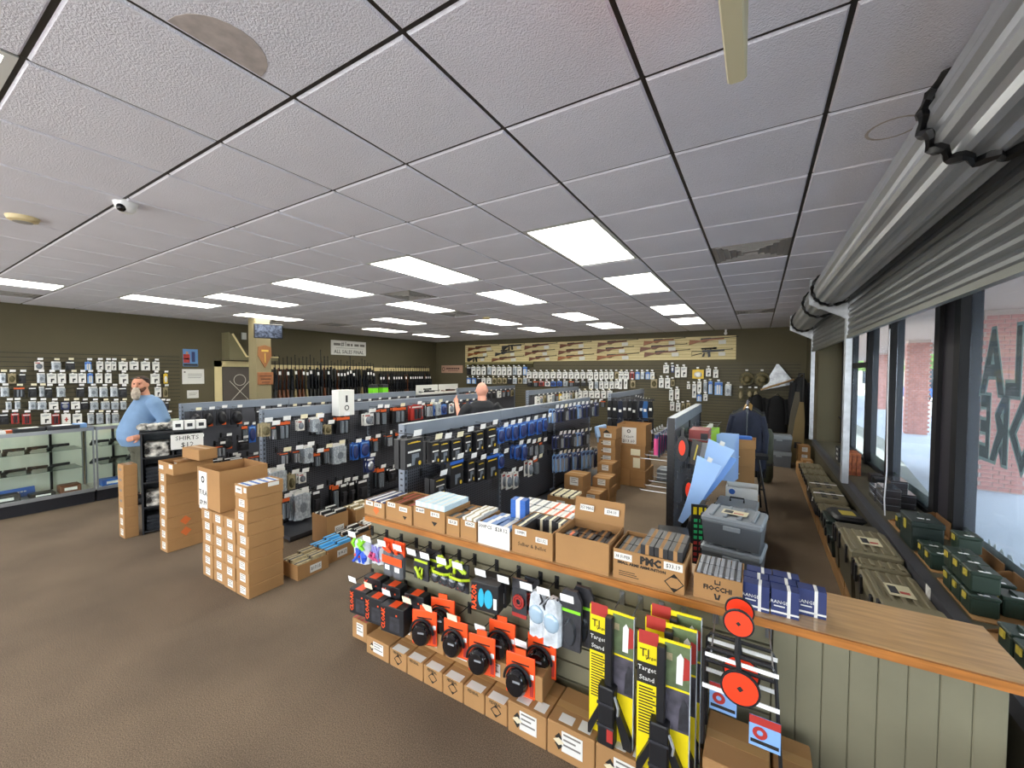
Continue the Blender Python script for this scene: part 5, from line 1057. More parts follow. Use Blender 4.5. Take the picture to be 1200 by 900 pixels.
for k, (x, y, rz) in enumerate(((.01, 2.10, -.04), (.115, 2.105, .03), (.005, 2.17, 0), (.11, 2.175, 0), (.215, 2.17, .02), (.02, 2.24, 0), (.125, 2.245, .02))): range_box((x, y, CT+.0005), 'navy and white range ammunition box on the counter, %s of the cluster' % ordn(k+1), rz)
# ------------------------------------------------------------------ storage bins, cases and cans along the windows
tanp = mat('tan_plastic', '756c53', .5, var=.05, scale=3); tand = mat('tan_plastic_dark', '4d4737', .55); greenp = mat('dark_green_plastic', '1c2823', .45); greyp = mat('grey_plastic', '7f858b', .45, var=.04, scale=3); greyd = mat('grey_plastic_dark', '565a60', .5); armyg = mat('army_green', '25342a', .4, var=.12, scale=6); amber = mat('amber_strip', 'b8a43a', .5)
def storage_bin(loc, w, d, h, label, body, lid, rz=0, group=None, ribs=5, lidlabel=True, red=False, handle=False, cat='storage bin', latch=black):
    t = thing('storage_bin', label, cat, loc, rz, group); bt = h*.72
    G().loft([[(sx*(w/2-i), sy*(d/2-i), z) for sx, sy in ((-1,-1),(1,-1),(1,1),(-1,1))] for z, i in ((0, .02), (bt, .006))]).obj('tub', body, t)
    G().bbox(-w/2, w/2, -d/2, d/2, bt, h-.012, .012).obj('lid', lid, t)
    for k in range(ribs):
        x = -w/2+w*(k+.7)/(ribs+.4); ob('lid_rib', G().bbox(-.011, .011, -d/2+.025, d/2-.025, h-.012, h, .004).mesh('lid_rib', lid), t, (x, 0, 0))
    for y in (-d*.28, d*.28): G().bbox(-w/2-.012, -w/2+.002, y-.025, y+.025, bt-.04, h-.02, .003).obj('latch', latch, t)
    G().bbox(w*.02-.05, w*.02+.05, -d/2-.012, -d/2+.002, bt-.03, bt+.0, .004).obj('grip', lid, t)
    if lidlabel:
        l_ = G().box(-w*.2, w*.22, -d*.22, d*.1, h, h+.0012).obj('lid_label', M_('label_tan', 'c9c0a0', .5), t); G().box(-w*.16, -w*.02, -d*.16, d*.04, h+.0012, h+.002).obj('label_picture', c_dark, l_); G().box(.0, w*.16, -d*.14, -d*.08, h+.0012, h+.002).obj('label_print', c_red, l_)
    if red:
        l_ = G().box(-w*.3, w*.3, -d/2-.003, -d/2+.004, bt*.3, bt*.75).obj('front_label', paper, t); G().box(-w*.3, w*.3, -d/2-.0045, -d/2-.003, bt*.6, bt*.75).obj('label_header', c_red, l_)
    if handle:
        G().tube([(-.06, 0, h-.01), (-.06, 0, h+.03), (.06, 0, h+.03), (.06, 0, h-.01)], .009, 6).obj('handle', black, t)
    return t
# cartons on the floor under the window ledge
k = 0; y = 2.48
while y < 8.9:
    k += 1; L = random.choice([.28, .32, .36])
    for lv in range(2):
        h_ = .108
        carton((.745, y+L/2, .001+lv*.109), .24, L-.008, h_, 'brown carton under the window ledge, %s layer, %s from the counter' % (('floor', 'upper')[lv], ordn(k)), 'cartons under the window ledge', random.uniform(-.02, .02), False)
    y += L
zb = .2195
storage_bin((.735, 2.68, zb), .27, .36, .36, 'olive tan dry box with red label nearest the counter', tand, tanp, 0, 'bins along the window ledge', 0, False, True)
storage_bin((.73, 2.93, zb), .26, .11, .385, 'slim tan dry box lid standing behind the red labelled box', tand, tanp, 0, 'bins along the window ledge', 0, False)
storage_bin((.74, 3.27, zb), .28, .50, .33, 'ribbed tan storage bin with picture label in the middle of the ledge row', tand, tanp, 0, 'bins along the window ledge', 5)
storage_bin((.735, 3.62, zb), .27, .16, .34, 'narrow ribbed tan bin between the two labelled bins', tand, tanp, 0, 'bins along the window ledge', 5, False)
storage_bin((.73, 3.98, zb), .29, .52, .37, 'tall ribbed tan storage bin with bright label furthest of the tan bins', tand, tanp, 0, 'bins along the window ledge', 5)
storage_bin((.72, 4.34, zb), .28, .16, .36, 'dark tan case on edge beside the tall ribbed bin', tand, tand, 0, 'bins along the window ledge', 0, False)
storage_bin((.72, 4.66, zb), .30, .36, .20, 'dark green plastic utility box', greenp, greenp, 0, 'bins along the window ledge', 2, False)
storage_bin((.73, 5.06, zb), .29, .36, .22, 'dark green plastic case beside the green utility box', greenp, greenp, 0, 'bins along the window ledge', 2, False)
t = thing('pistol_case', 'black soft case with yellow label lying on the green cases', 'case', (.745, 4.98, zb+.222), .1); G().bbox(-.12, .12, -.17, .17, 0, .06, .025).obj('shell', black, t, smooth=True); G().box(-.05, .06, -.08, .06, .06, .0615).obj('label', amber, t)
storage_bin((.73, 5.45, zb), .29, .34, .19, 'tan lidded case next along from the green cases', tand, amber if False else tanp, 0, 'bins along the window ledge', 3, False)
for q, yy in enumerate((5.95, 6.45)):
    t = thing('ammo_case', 'flat tan case with black webbing strap, %s past the green cases' % ordn(q+1), 'case', (.73, yy, zb), 0, 'flat tan cases')
    G().bbox(-.15, .15, -.23, .23, 0, .14, .012).obj('shell', black, t); G().bbox(-.15, .15, -.23, .23, .141, .20, .015).obj('lid', tanp, t)
    for xx in (-.08, .02): 
        for yy2 in (-.12, 0, .12): G().box(xx, xx+.05, yy2-.03, yy2+.03, .20, .204).obj('recess', black, t)
    G().tube([(-.155, .02, .1), (-.14, .02, .205), (.14, .02, .205)], .006, 6).obj('strap', c_tag, t)
for q, yy in enumerate((6.95, 7.4, 7.85)): storage_bin((.73, yy, zb), .28, .38, .18, 'olive tan case at the far end of the ledge row, %s' % ordn(q+1), tand, tanp, 0, 'bins along the window ledge', 4, False)
# green ammunition cans in open trays on the ledge
LZ = .5605
def ammo_can(loc, w, d, h, label, m=armyg, rz=0):
    t = thing('ammo_can', label, 'ammo can', loc, rz, 'ammunition cans on the ledge')
    G().bbox(-w/2, w/2, -d/2, d/2, 0, h*.8, .006).obj('body', m, t); G().bbox(-w/2-.004, w/2+.004, -d/2-.004, d/2+.004, h*.8, h*.97, .005).obj('lid', m, t)
    G().tube([(-w*.0, -d*.3, h*.95), (0, -d*.28, h*1.03), (0, d*.28, h*1.03), (0, d*.3, h*.95)], .006, 5).obj('handle', m, t)
    G().box(-w/2-.009, -w/2-.003, -.02, .02, h*.55, h*.85).obj('latch', amber, t); G().box(-w*.2, w*.2, -.05, -.03, h*.97, h*.975).obj('sticker', c_tag, t)
    return t
def cantray(loc, w, d, label):
    t = thing('display_tray', label, 'tray', loc, 0, 'cardboard trays on the ledge')
    G().box(-w/2, w/2, -d/2, d/2, 0, .006).obj('base', kraft, t); G().prism([(-w/2, .006), (w/2, .006), (w/2, .12), (w/2-.02, .13)], d/2-.006, d/2, 'y').obj('side', kraft_d, t); G().box(w/2-.006, w/2, -d/2, d/2-.007, .006, .13).obj('back', kraft_d, t)
    return t
cantray((1.14, 2.72, LZ), .32, .42, 'cardboard tray of green cans closest to the counter end')
cantray((1.14, 3.28, LZ), .32, .50, 'cardboard tray of stacked green cans on the middle of the ledge')
cantray((1.14, 3.80, LZ), .32, .34, 'cardboard tray of green cans beside the dark plastic can')
cantray((1.14, 4.55, LZ), .30, .30, 'cardboard tray of green cans beyond the dark plastic can')
n = 0
for (cx, cy, lv) in ((1.05, 2.62, 0), (1.05, 2.76, 0), (1.16, 2.62, 0), (1.16, 2.80, 0), (1.04, 3.14, 0), (1.04, 3.27, 0), (1.04, 3.40, 0), (1.04, 3.14, 1), (1.04, 3.27, 1), (1.04, 3.40, 1), (1.18, 3.2, 0), (1.18, 3.38, 0), (1.04, 3.72, 0), (1.04, 3.86, 0), (1.18, 3.78, 0), (1.18, 3.78, 1), (1.06, 4.5, 0), (1.19, 4.58, 0)):
    n += 1; ammo_can((cx, cy, LZ+.0065+lv*.125), .11, .115, .112, 'small dark green ammunition can in a ledge tray, %s counting from the counter' % ordn(n))
ammo_can((1.06, 4.15, LZ), .17, .28, .22, 'large charcoal plastic ammunition can with top handle on the ledge', greenp)
clearbox = mat('smoke_plastic', '3c3a3e', .15, coat=.8)
for k, (x, y, z) in enumerate(((1.08, 5.15, 0), (1.08, 5.15, .07), (1.08, 5.15, .14), (1.22, 5.3, 0), (1.22, 5.3, .07), (1.08, 5.45, 0), (1.08, 5.45, .07), (1.22, 5.55, 0), (1.22, 5.55, .07), (1.22, 5.55, .14))):
    o = G().bbox(-.065, .065, -.12, .12, 0, .068, .004).obj('cartridge_box', clearbox, None, (x, y, LZ+z)); G().box(-.066, .066, -.121, .121, .05, .053).obj('lid_seam', c_grey, o)
    tag(o, 'smoky clear cartridge box stacked on the ledge by the cord, %s' % ordn(k+1), 'cartridge box', 'smoky cartridge boxes')
for k in range(3):
    o = G().bbox(-.08, .08, -.14, .14, 0, .068, .004).obj('cartridge_box', black, None, (1.08, 7.5, LZ+k*.069)); G().box(-.081, -.079, -.05, .05, .02, .05).obj('label', c_tag, o); tag(o, 'black cartridge case in the pile at the far window, %s up' % ordn(k+1), 'cartridge box', 'black case pile')
for k in range(3):
    o = G().box(-.02, .02, -.16, .16, 0, .27).obj('orange_box', mat('orange_print', 'b5683a', .6, col2='7a3a22', scale=20), None, (1.0+.045*k, 6.7, LZ), (0, .0, 0)); G().box(-.021, -.0195, -.1, .1, .06, .2).obj('print', c_tan, o); tag(o, 'orange patterned upright box on the far ledge, %s from the aisle' % ordn(k+1), 'box', 'orange boxes on the ledge')
for k in range(2):
    o = G().bbox(-.06, .06, -.08, .08, 0, .1, .004).obj('black_can', black, None, (1.2, 6.05+.2*k, LZ)); G().box(-.04, .04, -.05, .05, .1, .104).obj('lid', c_dark, o); tag(o, 'small black can on ledge behind the shutter guide, %s' % ordn(k+1), 'can', 'black cans on the ledge')
# ------------------------------------------------------------------ gondola by the window aisle and its neighbours
g4 = gondola('black gondola with clay target gear in the window aisle', -.70, [4.08, 5.1, 6.13], GZ, .12, .10, .2, black)
ltb = mat('light_blue_sheet', '9fc0ee', .45); pinkc = mat('pink_pack', 'd2487f', .45)
for k in range(5):
    yy = 4.35+.13*k; hook(g4, (-.72, yy, 1.21), -PI/2, .2, hook_w)
    t = hb('pink_spray_pack', -.87, yy, 1.19, [('can', G().cyl((0, -.02, -.2), (0, -.02, -.03), .026, n=10).mesh('can', pinkc, True)), ('cap', G().cyl((0, -.02, -.03), (0, -.02, .01), .018, n=10).mesh('cap', c_navy, True)), ('card', G().box(-.035, .035, .008, .012, -.22, .03).mesh('card', c_navy))], 'pink and navy carded can on the aisle side, %s along' % ordn(k+1), 'package', 'pink cans on the window aisle gondola', (0, 0, -PI/2))
for zz in (.62, .95):
    for k in range(7): ob('wire_hook', hook_mesh(.30, hook_w), g4, (-.73, 4.3+.2*k, zz), (0, 0, -PI/2))
for zz in (1.2, .85, .55):
    for k in range(7): ob('wire_hook', hook_mesh(.26, hook_w), g4, (-.67, 4.25+.26*k, zz), (0, 0, PI/2))
def oval_pack(x, y, z, label):
    hb('clay_thrower', x, y, z, [('paddle', G().loft([[(.055*math.cos(a), yy, -.13+.12*math.sin(a)) for a in [2*PI*k/16 for k in range(16)]] for yy in (-.03, 0)]).mesh('paddle', black)), ('orange_oval', G().loft([[(.028*math.cos(a), yy, -.12+.07*math.sin(a)) for a in [2*PI*k/16 for k in range(16)]] for yy in (-.036, -.03)]).mesh('orange_oval', fluo)), ('handle', G().box(-.012, .012, -.02, 0, -.02, .06).mesh('handle', black))], label, 'clay thrower', 'clay throwers')
oval_pack(-.59, 4.03, 1.27, 'black paddle with orange oval on the gondola end, upper'); oval_pack(-.52, 3.98, .90, 'black paddle with orange oval on the gondola end, lower')
t = hb('target_thrower', -.49, 4.0, 1.22, [('blade', G().prism([(-.03,-.2),(.04,-.22),(.07,0),(-.01,.02)], -.03, 0, 'y').mesh('blade', mat('brown_black', '2e2823', .4))), ('lettering_strip', G().prism([(0,-.16),(.012,-.165),(.04,-.03),(.03,-.02)], -.0315, -.03, 'y').mesh('lettering_strip', amber))], 'dark tilted blade shaped box beside the upper orange oval', 'package', None)
t = hb('red_kit_box', -.5, 4.55, 1.27, [('box', G().bbox(-.09, .09, -.14, .14, -.12, 0, .006).mesh('box', mat('dull_red', '8d3a36', .5))), ('window_print', G().box(.02, .085, -.142, -.14, -.1, -.03).mesh('window_print', c_black))], 'red and black boxed kit on the window side of gondola', 'box', None)
for k in range(5): hb('green_sheet_pack', -.47, 4.85+.12*k, 1.2, [('card', G().box(-.09, .09, -.006, .006, -.3, 0).mesh('card', mat('lime_card', '9fd04a', .5))), ('white_border', G().box(-.08, .08, -.0075, -.006, -.28, -.12).mesh('white_border', c_white)), ('hang_tab', G().box(-.02, .02, -.005, .005, 0, .04).mesh('hang_tab', c_white))], 'lime green and white target pack on window side, %s along' % ordn(k+1), 'package', 'lime green target packs')
for k in range(4):
    t = hb('paper_target', -.29+.01*k, 4.95+.05*k, 1.17, [('sheet', G().box(-.09, .09, -.002, .002, -.5, 0).mesh('sheet', ltb)), ('yellow_dot', G().cyl((-.04, -.003, -.12), (-.04, -.002, -.12), .03, n=12).cyl((.04, -.003, -.25), (.04, -.002, -.25), .03, n=12).cyl((-.03, -.003, -.38), (-.03, -.002, -.38), .03, n=12).mesh('yellow_dot', yellow))], 'pale blue paper target with yellow dots, %s in the hanging sheaf' % ordn(k+1), 'paper target', 'hanging paper targets')
def curl(x, y, z, w_, h_, bend, label, m, rz=0):
    g = G(); n = 8; vs = []; 
    for i in range(n+1):
        a = i/n; off = bend*math.sin(a*PI*.8)
        for s in (-1, 1): vs.append((s*w_/2*(1-.8*a), -off, -h_*a)); 
    top = list(vs); bot = [(p[0], p[1]+.004, p[2]) for p in vs]
    N = len(top); fs = []
    for i in range(n): fs += [(2*i, 2*i+1, 2*i+3, 2*i+2), (N+2*i+2, N+2*i+3, N+2*i+1, N+2*i)]
    for i in range(n): fs += [(2*i, 2*i+2, N+2*i+2, N+2*i), (2*i+3, 2*i+1, N+2*i+1, N+2*i+3)]
    fs += [(1, 0, N, N+1), (2*n, 2*n+1, N+2*n+1, N+2*n)]
    g.add(top+bot, fs)
    t = thing('hanging_sheet', label, 'sheet', (x, y, z), rz, 'curled blue sheets', (0, .42, rz)); g.obj('sheet', m, t, smooth=True); G().box(-.02, .02, -.004, .004, -.01, .03).obj('hang_tab', c_white, t); return t
curl(-.36, 3.98, 1.06, .22, .60, .10, 'large curled pale blue plastic sheet front most on the gondola', ltb, .35)
curl(-.28, 4.2, 1.18, .24, .62, .08, 'curled pale blue sheet behind the front most one', ltb, .3); curl(-.26, 4.45, 1.05, .22, .5, .06, 'curled blue sheet nearest the dotted paper targets', mat('mid_blue_sheet', '6d9ae0', .5), .2)
t = hb('blue_bag', -.24, 4.25, .305, [('bag', bagmesh(.24, .3, .1, mat('blue_bag', '3f78d8', .4), 50)), ('fold', G().obox((.03, -.1, -.15), (.12, .004, .2), (0, .4, 0)).mesh('fold', ltb))], 'crumpled bright blue bag low on the gondola', 'bag', None)
t = hb('yellow_bottle', -.585, 3.94, .221, [('bottle', G().lathe([(.02, -.22), (.03, -.2), (.03, -.06), (.014, -.02), (.012, .03), (.004, .05)], 12).mesh('bottle', yellow, True)), ('cap', G().cyl((0, 0, .04), (0, 0, .07), .012, n=10).mesh('cap', c_white))], 'bright yellow pointed bottle on the gondola end', 'bottle', None)
bt_ = thing('dot_target', 'black board target with green and red dots behind counter', 'target', (-.37, 3.50, .80), .25); G().box(-.07, .07, -.006, .006, -.5, 0).obj('board', c_black, bt_)
for r in range(8):
    for c in range(3): G().box(-.05+.038*c, -.025+.038*c, -.0075, -.006, -.14-.045*r, -.115-.045*r).obj('dot', mat('dot_green', '2fae6a', .5) if r < 4 else c_red, bt_)
for c in range(3): G().box(-.055+.04*c, -.03+.04*c, -.0075, -.006, -.08, -.02).obj('figure', yellow, bt_)
G().box(-.06, .06, .0, .02, -.8, -.5).obj('stand', c_black, bt_)
for k in range(3):
    o = G().bbox(-.12, .12, -.09, .09, 0, .05, .008).obj('black_case', black, None, (-.62+.02*k, 3.55, .385+.052*k), (0, 0, .1*k)); G().box(-.04, .04, -.094, -.088, .02, .035).obj('latch', c_dark, o); tag(o, 'flat black case piled behind the counter, %s up' % ordn(k+1), 'case', 'flat black cases')
carton((-.62, 3.55, .001), .32, .28, .38, 'carton supporting the flat black cases behind the counter', None)
# grey boxes behind the counter
storage_bin((-.12, 3.12, .5), .36, .30, .20, 'grey ribbed dry box with printed lid label, second of the pile behind the counter', greyd, greyp, -.12, 'grey dry boxes', 4, False)
t = storage_bin((-.12, 3.12, .701), .36, .30, .20, 'grey ribbed dry box with printed lid label, top of the pile behind the counter', greyd, greyp, -.12, 'grey dry boxes', 4, True)
for z in (.25, .001): storage_bin((-.12, 3.14, z), .38, .31, .248, 'large grey dry box %s in the pile behind the counter' % ('at floor level' if z < .1 else 'third from the top'), greyd, greyp, -.12, 'grey dry boxes', 4, False)
storage_bin((-.16, 4.62, .26), .36, .34, .30, 'grey tool box with black top handle beyond the dry boxes', greyd, greyp, -.06, None, 0, False, False, True); storage_bin((-.16, 4.62, .001), .40, .36, .258, 'grey storage bin under the handled tool box', greyd, greyp, -.06, None, 3, False)
t = open_box((-.13, 5.05, .5), .3, .26, .12, 'pale printed open carton with blue logo behind the tool box', None, 0, False, .006, 'carton', 'open_carton', c_white); G().cyl((-.09, -.1315, .07), (-.09, -.130, .07), .03, n=14).obj('blue_logo', ink_b, t)
carton((-.13, 5.05, .001), .32, .28, .498, 'tall carton under the pale printed carton', None, 0, False)
for k in range(5): carton((-.14, 5.42, .001+k*.196), .24, .24, .195, 'pale brown carton in the column by the coats, %s up' % ordn(k+1), 'pale carton column by coats', random.uniform(-.03, .03), False, 'dot')
t = open_box((-.13, 5.42, .982), .24, .24, .10, 'open carton topped with a blue packet by the coats'); o = G().bbox(-.08, .08, -.06, .06, 0, .12, .01).obj('blue_packet', ink_b, None, (-.13, 5.40, .99)); G().box(-.05, .05, -.0615, -.06, .03, .08).obj('label', c_white, o); tag(o, 'bright blue packet in the open carton by the coats', 'packet')
# garment rack with coats
chrome = mat('chrome', 'c8ccd2', .15, metal=1)
t = thing('garment_rack', 'chrome garment rail with black coats near the window aisle', 'garment rack', (0, 0, 0))
G().tube([(-.12, 6.2, 1.38), (-.12, 7.4, 1.38)], .014, 8).obj('rail', chrome, t)
for y in (6.2, 7.4): G().tube([(-.12, y, .03), (-.12, y, 1.38)], .012, 8).obj('post', chrome, t); G().tube([(-.36, y, .02), (.12, y, .02)], .014, 8).obj('foot', black, t)
for k in range(6): G().cyl((-.12, 6.22+.05*k, 1.42), (-.12, 6.25+.05*k, 1.46), .012, n=6).obj('hanger_hook', chrome, t)
def coat(x, y, z, w_, h_, d_, m, label, rz, trim_=None, group='coats and jackets'):
    t = thing('coat', label, 'coat', (x, y, z), rz, group); r = random.Random(int(abs(x*1000+y*77)))
    rings = []
    for zz, ww, dd in ((0, .16, .25), (-.04, .5, .6), (-.12, .95, .9), (-.35, .9, 1), (-.7, .95, 1.05), (-1, 1.0, 1.0)):
        ring = []
        for q in range(14):
            a = 2*PI*q/14; f = 1+.12*math.sin(3*a+zz*5)+r.uniform(-.03, .03)
            ring.append((w_/2*ww*math.cos(a)*f, d_/2*dd*math.sin(a)*f, zz*h_))
        rings.append(ring)
    G().loft(list(reversed(rings))).obj('body', m, t, smooth=True)
    for s in (-1, 1): G().tube([(s*w_*.40, 0, -.10*h_), (s*w_*.52, .0, -.4*h_), (s*w_*.50, -.03, -.78*h_)], [d_*.32, d_*.30, d_*.22], 8).obj('sleeve', m, t, smooth=True)
    G().tube([(-.05, 0, 0), (0, 0, .05), (.05, 0, 0)], .006, 5).obj('hanger', trim_ or wood_g, t)
    return t
clothb = mat('cloth_black', '17181c', .9, var=.2, scale=6); clothn = mat('cloth_navy', '22283a', .9, var=.2, scale=6); woodh = mat('hanger_wood', 'b08a4e', .5); clotho = mat('cloth_olive', '3f4233', .9, var=.2, scale=6)
for k in range(7): coat(-.12, 6.3+.15*k, 1.34, .42, .95 if k > 1 else .80, .13, [clothn, clothb, clothb, clotho, clothb, clothb, clothb][k], '%s coat on the chrome rail, %s from the aisle end' % (['navy', 'black', 'black', 'olive', 'black', 'black', 'black'][k], ordn(k+1)), random.uniform(-.1, .1), woodh)
t = thing('camp_stool', 'folded black legged stool frame standing beside the coats', 'stool', (0, 0, 0))
for p in (((.02, 6.1, .75), (.14, 5.95, .01)), ((.0, 6.35, .75), (.06, 6.45, .01)), ((.10, 6.15, .6), (-.04, 6.2, .01))): G().tube(p, .012, 6).obj('leg', black, t)
G().obox((.04, 6.2, .76), (.14, .34, .05), (0, 0, .1)).obj('seat', clothb, t)
# ------------------------------------------------------------------ aisle cartons
def stackc(x, y, w, d, h, n, desc, group, z0=.001, lab=True, rz=0, pr_=None):
    for k in range(n): carton((x+random.uniform(-.008, .008), y+random.uniform(-.008, .008), z0+k*(h+.001)), w, d, h, '%s, %s up' % (desc, ordn(k+1)), group, rz+random.uniform(-.03, .03), lab, pr_)
stackc(-1.83, 5.12, .26, .30, .14, 2, 'carton in the low aisle pile nearest the counter', 'aisle cartons')
stackc(-1.80, 5.47, .24, .30, .135, 3, 'carton in the aisle pile of three', 'aisle cartons')
stackc(-1.88, 5.82, .22, .30, .13, 4, 'carton in the aisle pile of four', 'aisle cartons')
stackc(-1.98, 6.22, .28, .32, .115, 7, 'carton in the tall aisle pile', 'aisle cartons', .001, True, 0, 'dot')
t = open_box((-1.98, 6.22, .82), .30, .30, .16, 'open handled carton on the tall aisle pile'); G().prism([(-.06, .09), (.06, .09), (0, .14)], -.0015, 0, 'y').obj('arrow_mark', ink, t, (0, -.15, 0)); price(t, '9MM', .02, -.15, .05, .12, .06, .04)
t = open_box((-1.98, 4.55, .19), .34, .34, .17, 'open carton with cream boxes low by the gondola'); G().box(-.05, .06, -.1715, -.17, .06, .13).obj('price_label', paper, t)
stackc(-1.98, 4.55, .34, .34, .185, 1, 'carton under the cream boxes by the gondola', 'aisle cartons')
for a in range(3):
    for b in range(3): ammo((-2.08+.1*a, 4.45+.1*b, .1975), .09, .09, .175, c_cream, c_dark, 'cream ammunition box in the low open carton, %s' % ordn(a*3+b+1), 'cream ammunition boxes')
stackc(-2.02, 5.0, .26, .28, .17, 3, 'labelled carton tucked against the gondola', 'aisle cartons')
for a in range(2):
    for b in range(2): carton((-1.87+.245*a, 6.72+.3*b, .001), .24, .28, .13, 'carton in the base layer under the big sign box, %s' % ordn(a*2+b+1), 'sign box base cartons', 0, False); carton((-1.87+.245*a, 6.72+.3*b, .1325), .24, .28, .13, 'carton in the second layer under the big sign box, %s' % ordn(a*2+b+1), 'sign box base cartons', 0, False)
o = carton((-1.75, 6.82, .264), .46, .46, .40, 'big brown carton with two paper labels in the aisle', None, .02, False); G().box(.0, .15, -.2315, -.23, .24, .34).obj('paper_label', c_cream, o); G().box(.04, .15, -.2315, -.23, .04, .2).obj('paper_label', c_cream, o); G().loft([[(.2305+dx, .05*math.cos(a), .2+.05*math.sin(a)) for a in [2*PI*k/12 for k in range(12)]] for dx in (0, .001)]).obj('hand_hole', ink, o)
t = open_box((-1.74, 6.80, .667), .46, .42, .33, 'open carton with white price sheet on the big brown carton'); sh = G().box(-.16, .08, -.2125, -.2105, .02, .28).obj('price_sheet', paper, t); letter(sh, '$13.60', .07, ink, (-.04, -.2135, .06)); letter(sh, '7.62x39', .05, ink, (-.04, -.2135, .13)); G().lathe([(.016, 0), (.03, 0)], 12, caps=False).obj('logo_ring', ink, sh, (-.04, -.2135, .22), FRONT)
# shotgun shell boxes on a carton right behind the counter
stackc(-1.36, 2.78, .5, .34, .295, 2, 'carton holding shell boxes behind the counter', 'cartons behind the counter', .001, False)
shell_o = mat('shell_orange', 'f0562a', .5)
n = 0
for lay in range(3):
    for a in range(6):
        for b in range(2):
            n += 1
            ammo((-1.56+a*.08, 2.70+b*.16, .5945+lay*.072), .076, .14, .07, shell_o if (a in (2, 3) and lay == 1 and b == 0) else c_white, c_org if a > 2 else c_grey, 'white and orange shell box heaped behind the counter, %s' % ordn(n), 'shell boxes behind the counter', random.uniform(-.05, .05))
# small cartons on the floor along the carton-side gondola
cy_ = 2.12
for k, (x, y, w, d, h, m, mb, desc) in enumerate(((-3.55, 2.18, .30, .26, .13, c_tan, c_dark, 'tan'), (-3.62, 2.50, .30, .28, .13, mat('sky_box', '4fa4dc', .5), c_dark, 'sky blue'), (-3.72, 2.82, .28, .26, .12, c_black, c_white, 'black and white'), (-3.80, 3.12, .26, .24, .12, c_white, c_black, 'white and black'), (-4.0, 2.75, .26, .26, .30, c_black, c_white, 'dark'), (-4.0, 3.12, .26, .24, .26, c_tan, c_white, 'tan and white'))):
    t = open_box((x, y, .001), w, d, h, 'open floor carton of %s ammunition boxes by the gondola' % desc, 'open floor cartons by the gondola', PI/2)
    price(t, '$%d.%02d' % (17+k, 12*k+15), .02, -d/2, h*.45, .11, h*.5 if h < .2 else .07, .04)
    q = 0
    for a in range(3):
        for b in range(2):
            q += 1; ammo((x-d/2+.045+a*(d-.02)/3, y-w/2+.075+b*(w-.02)/2, .008), (d-.03)/3, (w-.03)/2, h-.002+.02*((a+b) % 2), m, mb, '%s ammunition box in a floor carton, %s' % (desc, ordn(q)), 'ammunition boxes in floor cartons')
# ------------------------------------------------------------------ back of the shop
def fargon(label, x, seams, rows, where, group):
    g_ = gondola(label, x, seams); hang(rows, x+.02, .18, 'x', g_, where, ['upper', 'middle', 'lower'], group)
    return g_
def rowgen(y0, y1, step, z, kinds, w_=.15, h_=.2): return [(round(y0+step*k, 2), z, w_, h_, kinds[k % len(kinds)]) for k in range(int((y1-y0)/step))]
fargon('far black gondola of small packs in front of the cream rifle board', -4.5, [8.1, 9.6, 11.1], [rowgen(8.25, 11, .22, 1.27, 'PWTPCXYP'), rowgen(8.25, 11, .22, .98, 'PTWKPXCP')], 'on far gondola', 'packages on the far gondola')
fargon('furthest dark gondola near the wall corner of the shop', -6.6, [8.2, 9.6, 11.0], [rowgen(8.4, 10.9, .25, 1.27, 'OTWCKKPX')], 'on furthest gondola', 'packages on the furthest gondola')
gs_ = gondola('dark gondola hung with black slings and straps', -2.55, [8.0, 9.4, 10.7])
def sling(x, y, z, L, m, label, rz, k):
    t = thing('rifle_sling', label, 'sling', (x, y, z), rz, 'slings and straps on the end gondola'); r = random.Random(k)
    G().prism([(-.035, 0), (.035, 0), (.055, -L*.6), (.04, -L), (-.045, -L), (-.06, -L*.5)], -.02-.02*r.random(), .015, 'y').obj('strap', m, t)
    G().box(-.025, .025, -.05, -.04, -L*.4-.05, -L*.4).obj('price_tag', c_tag, t); G().tube([(-.02, 0, 0), (0, -.01, .04), (.02, 0, 0)], .005, 5).obj('buckle', c_silver, t)
kq = 0
for r_, z in enumerate((1.28, .92)):
    for q in range(9):
        kq += 1; sling(-2.48+.09*q, 7.85+random.uniform(-.08, .06)+.03*q, z, random.uniform(.3, .42), [clothb, clothb, clothn, c_black, mat('cloth_blue', '2f5f9a', .8)][4 if q == 7 and r_ == 0 else q % 4], '%s sling hung on the gondola end, %s row, %s along' % ('blue' if q == 7 and r_ == 0 else 'black', ('upper', 'lower')[r_], ordn(q+1)), random.uniform(-.3, .3), kq)
for q in range(6): hook(gs_, (-2.52, 8.1+.2*q, 1.3), PI/2, .7-.1*q)
o = G().box(-.42, .42, 7.9, 7.92, 1.3, 1.33).obj('end_bar', black, gs_, (-2.1, .08, 0)); o2 = G().box(-.42, .42, 7.9, 7.92, .93, .96).obj('end_bar', black, gs_, (-2.1, .08, 0))
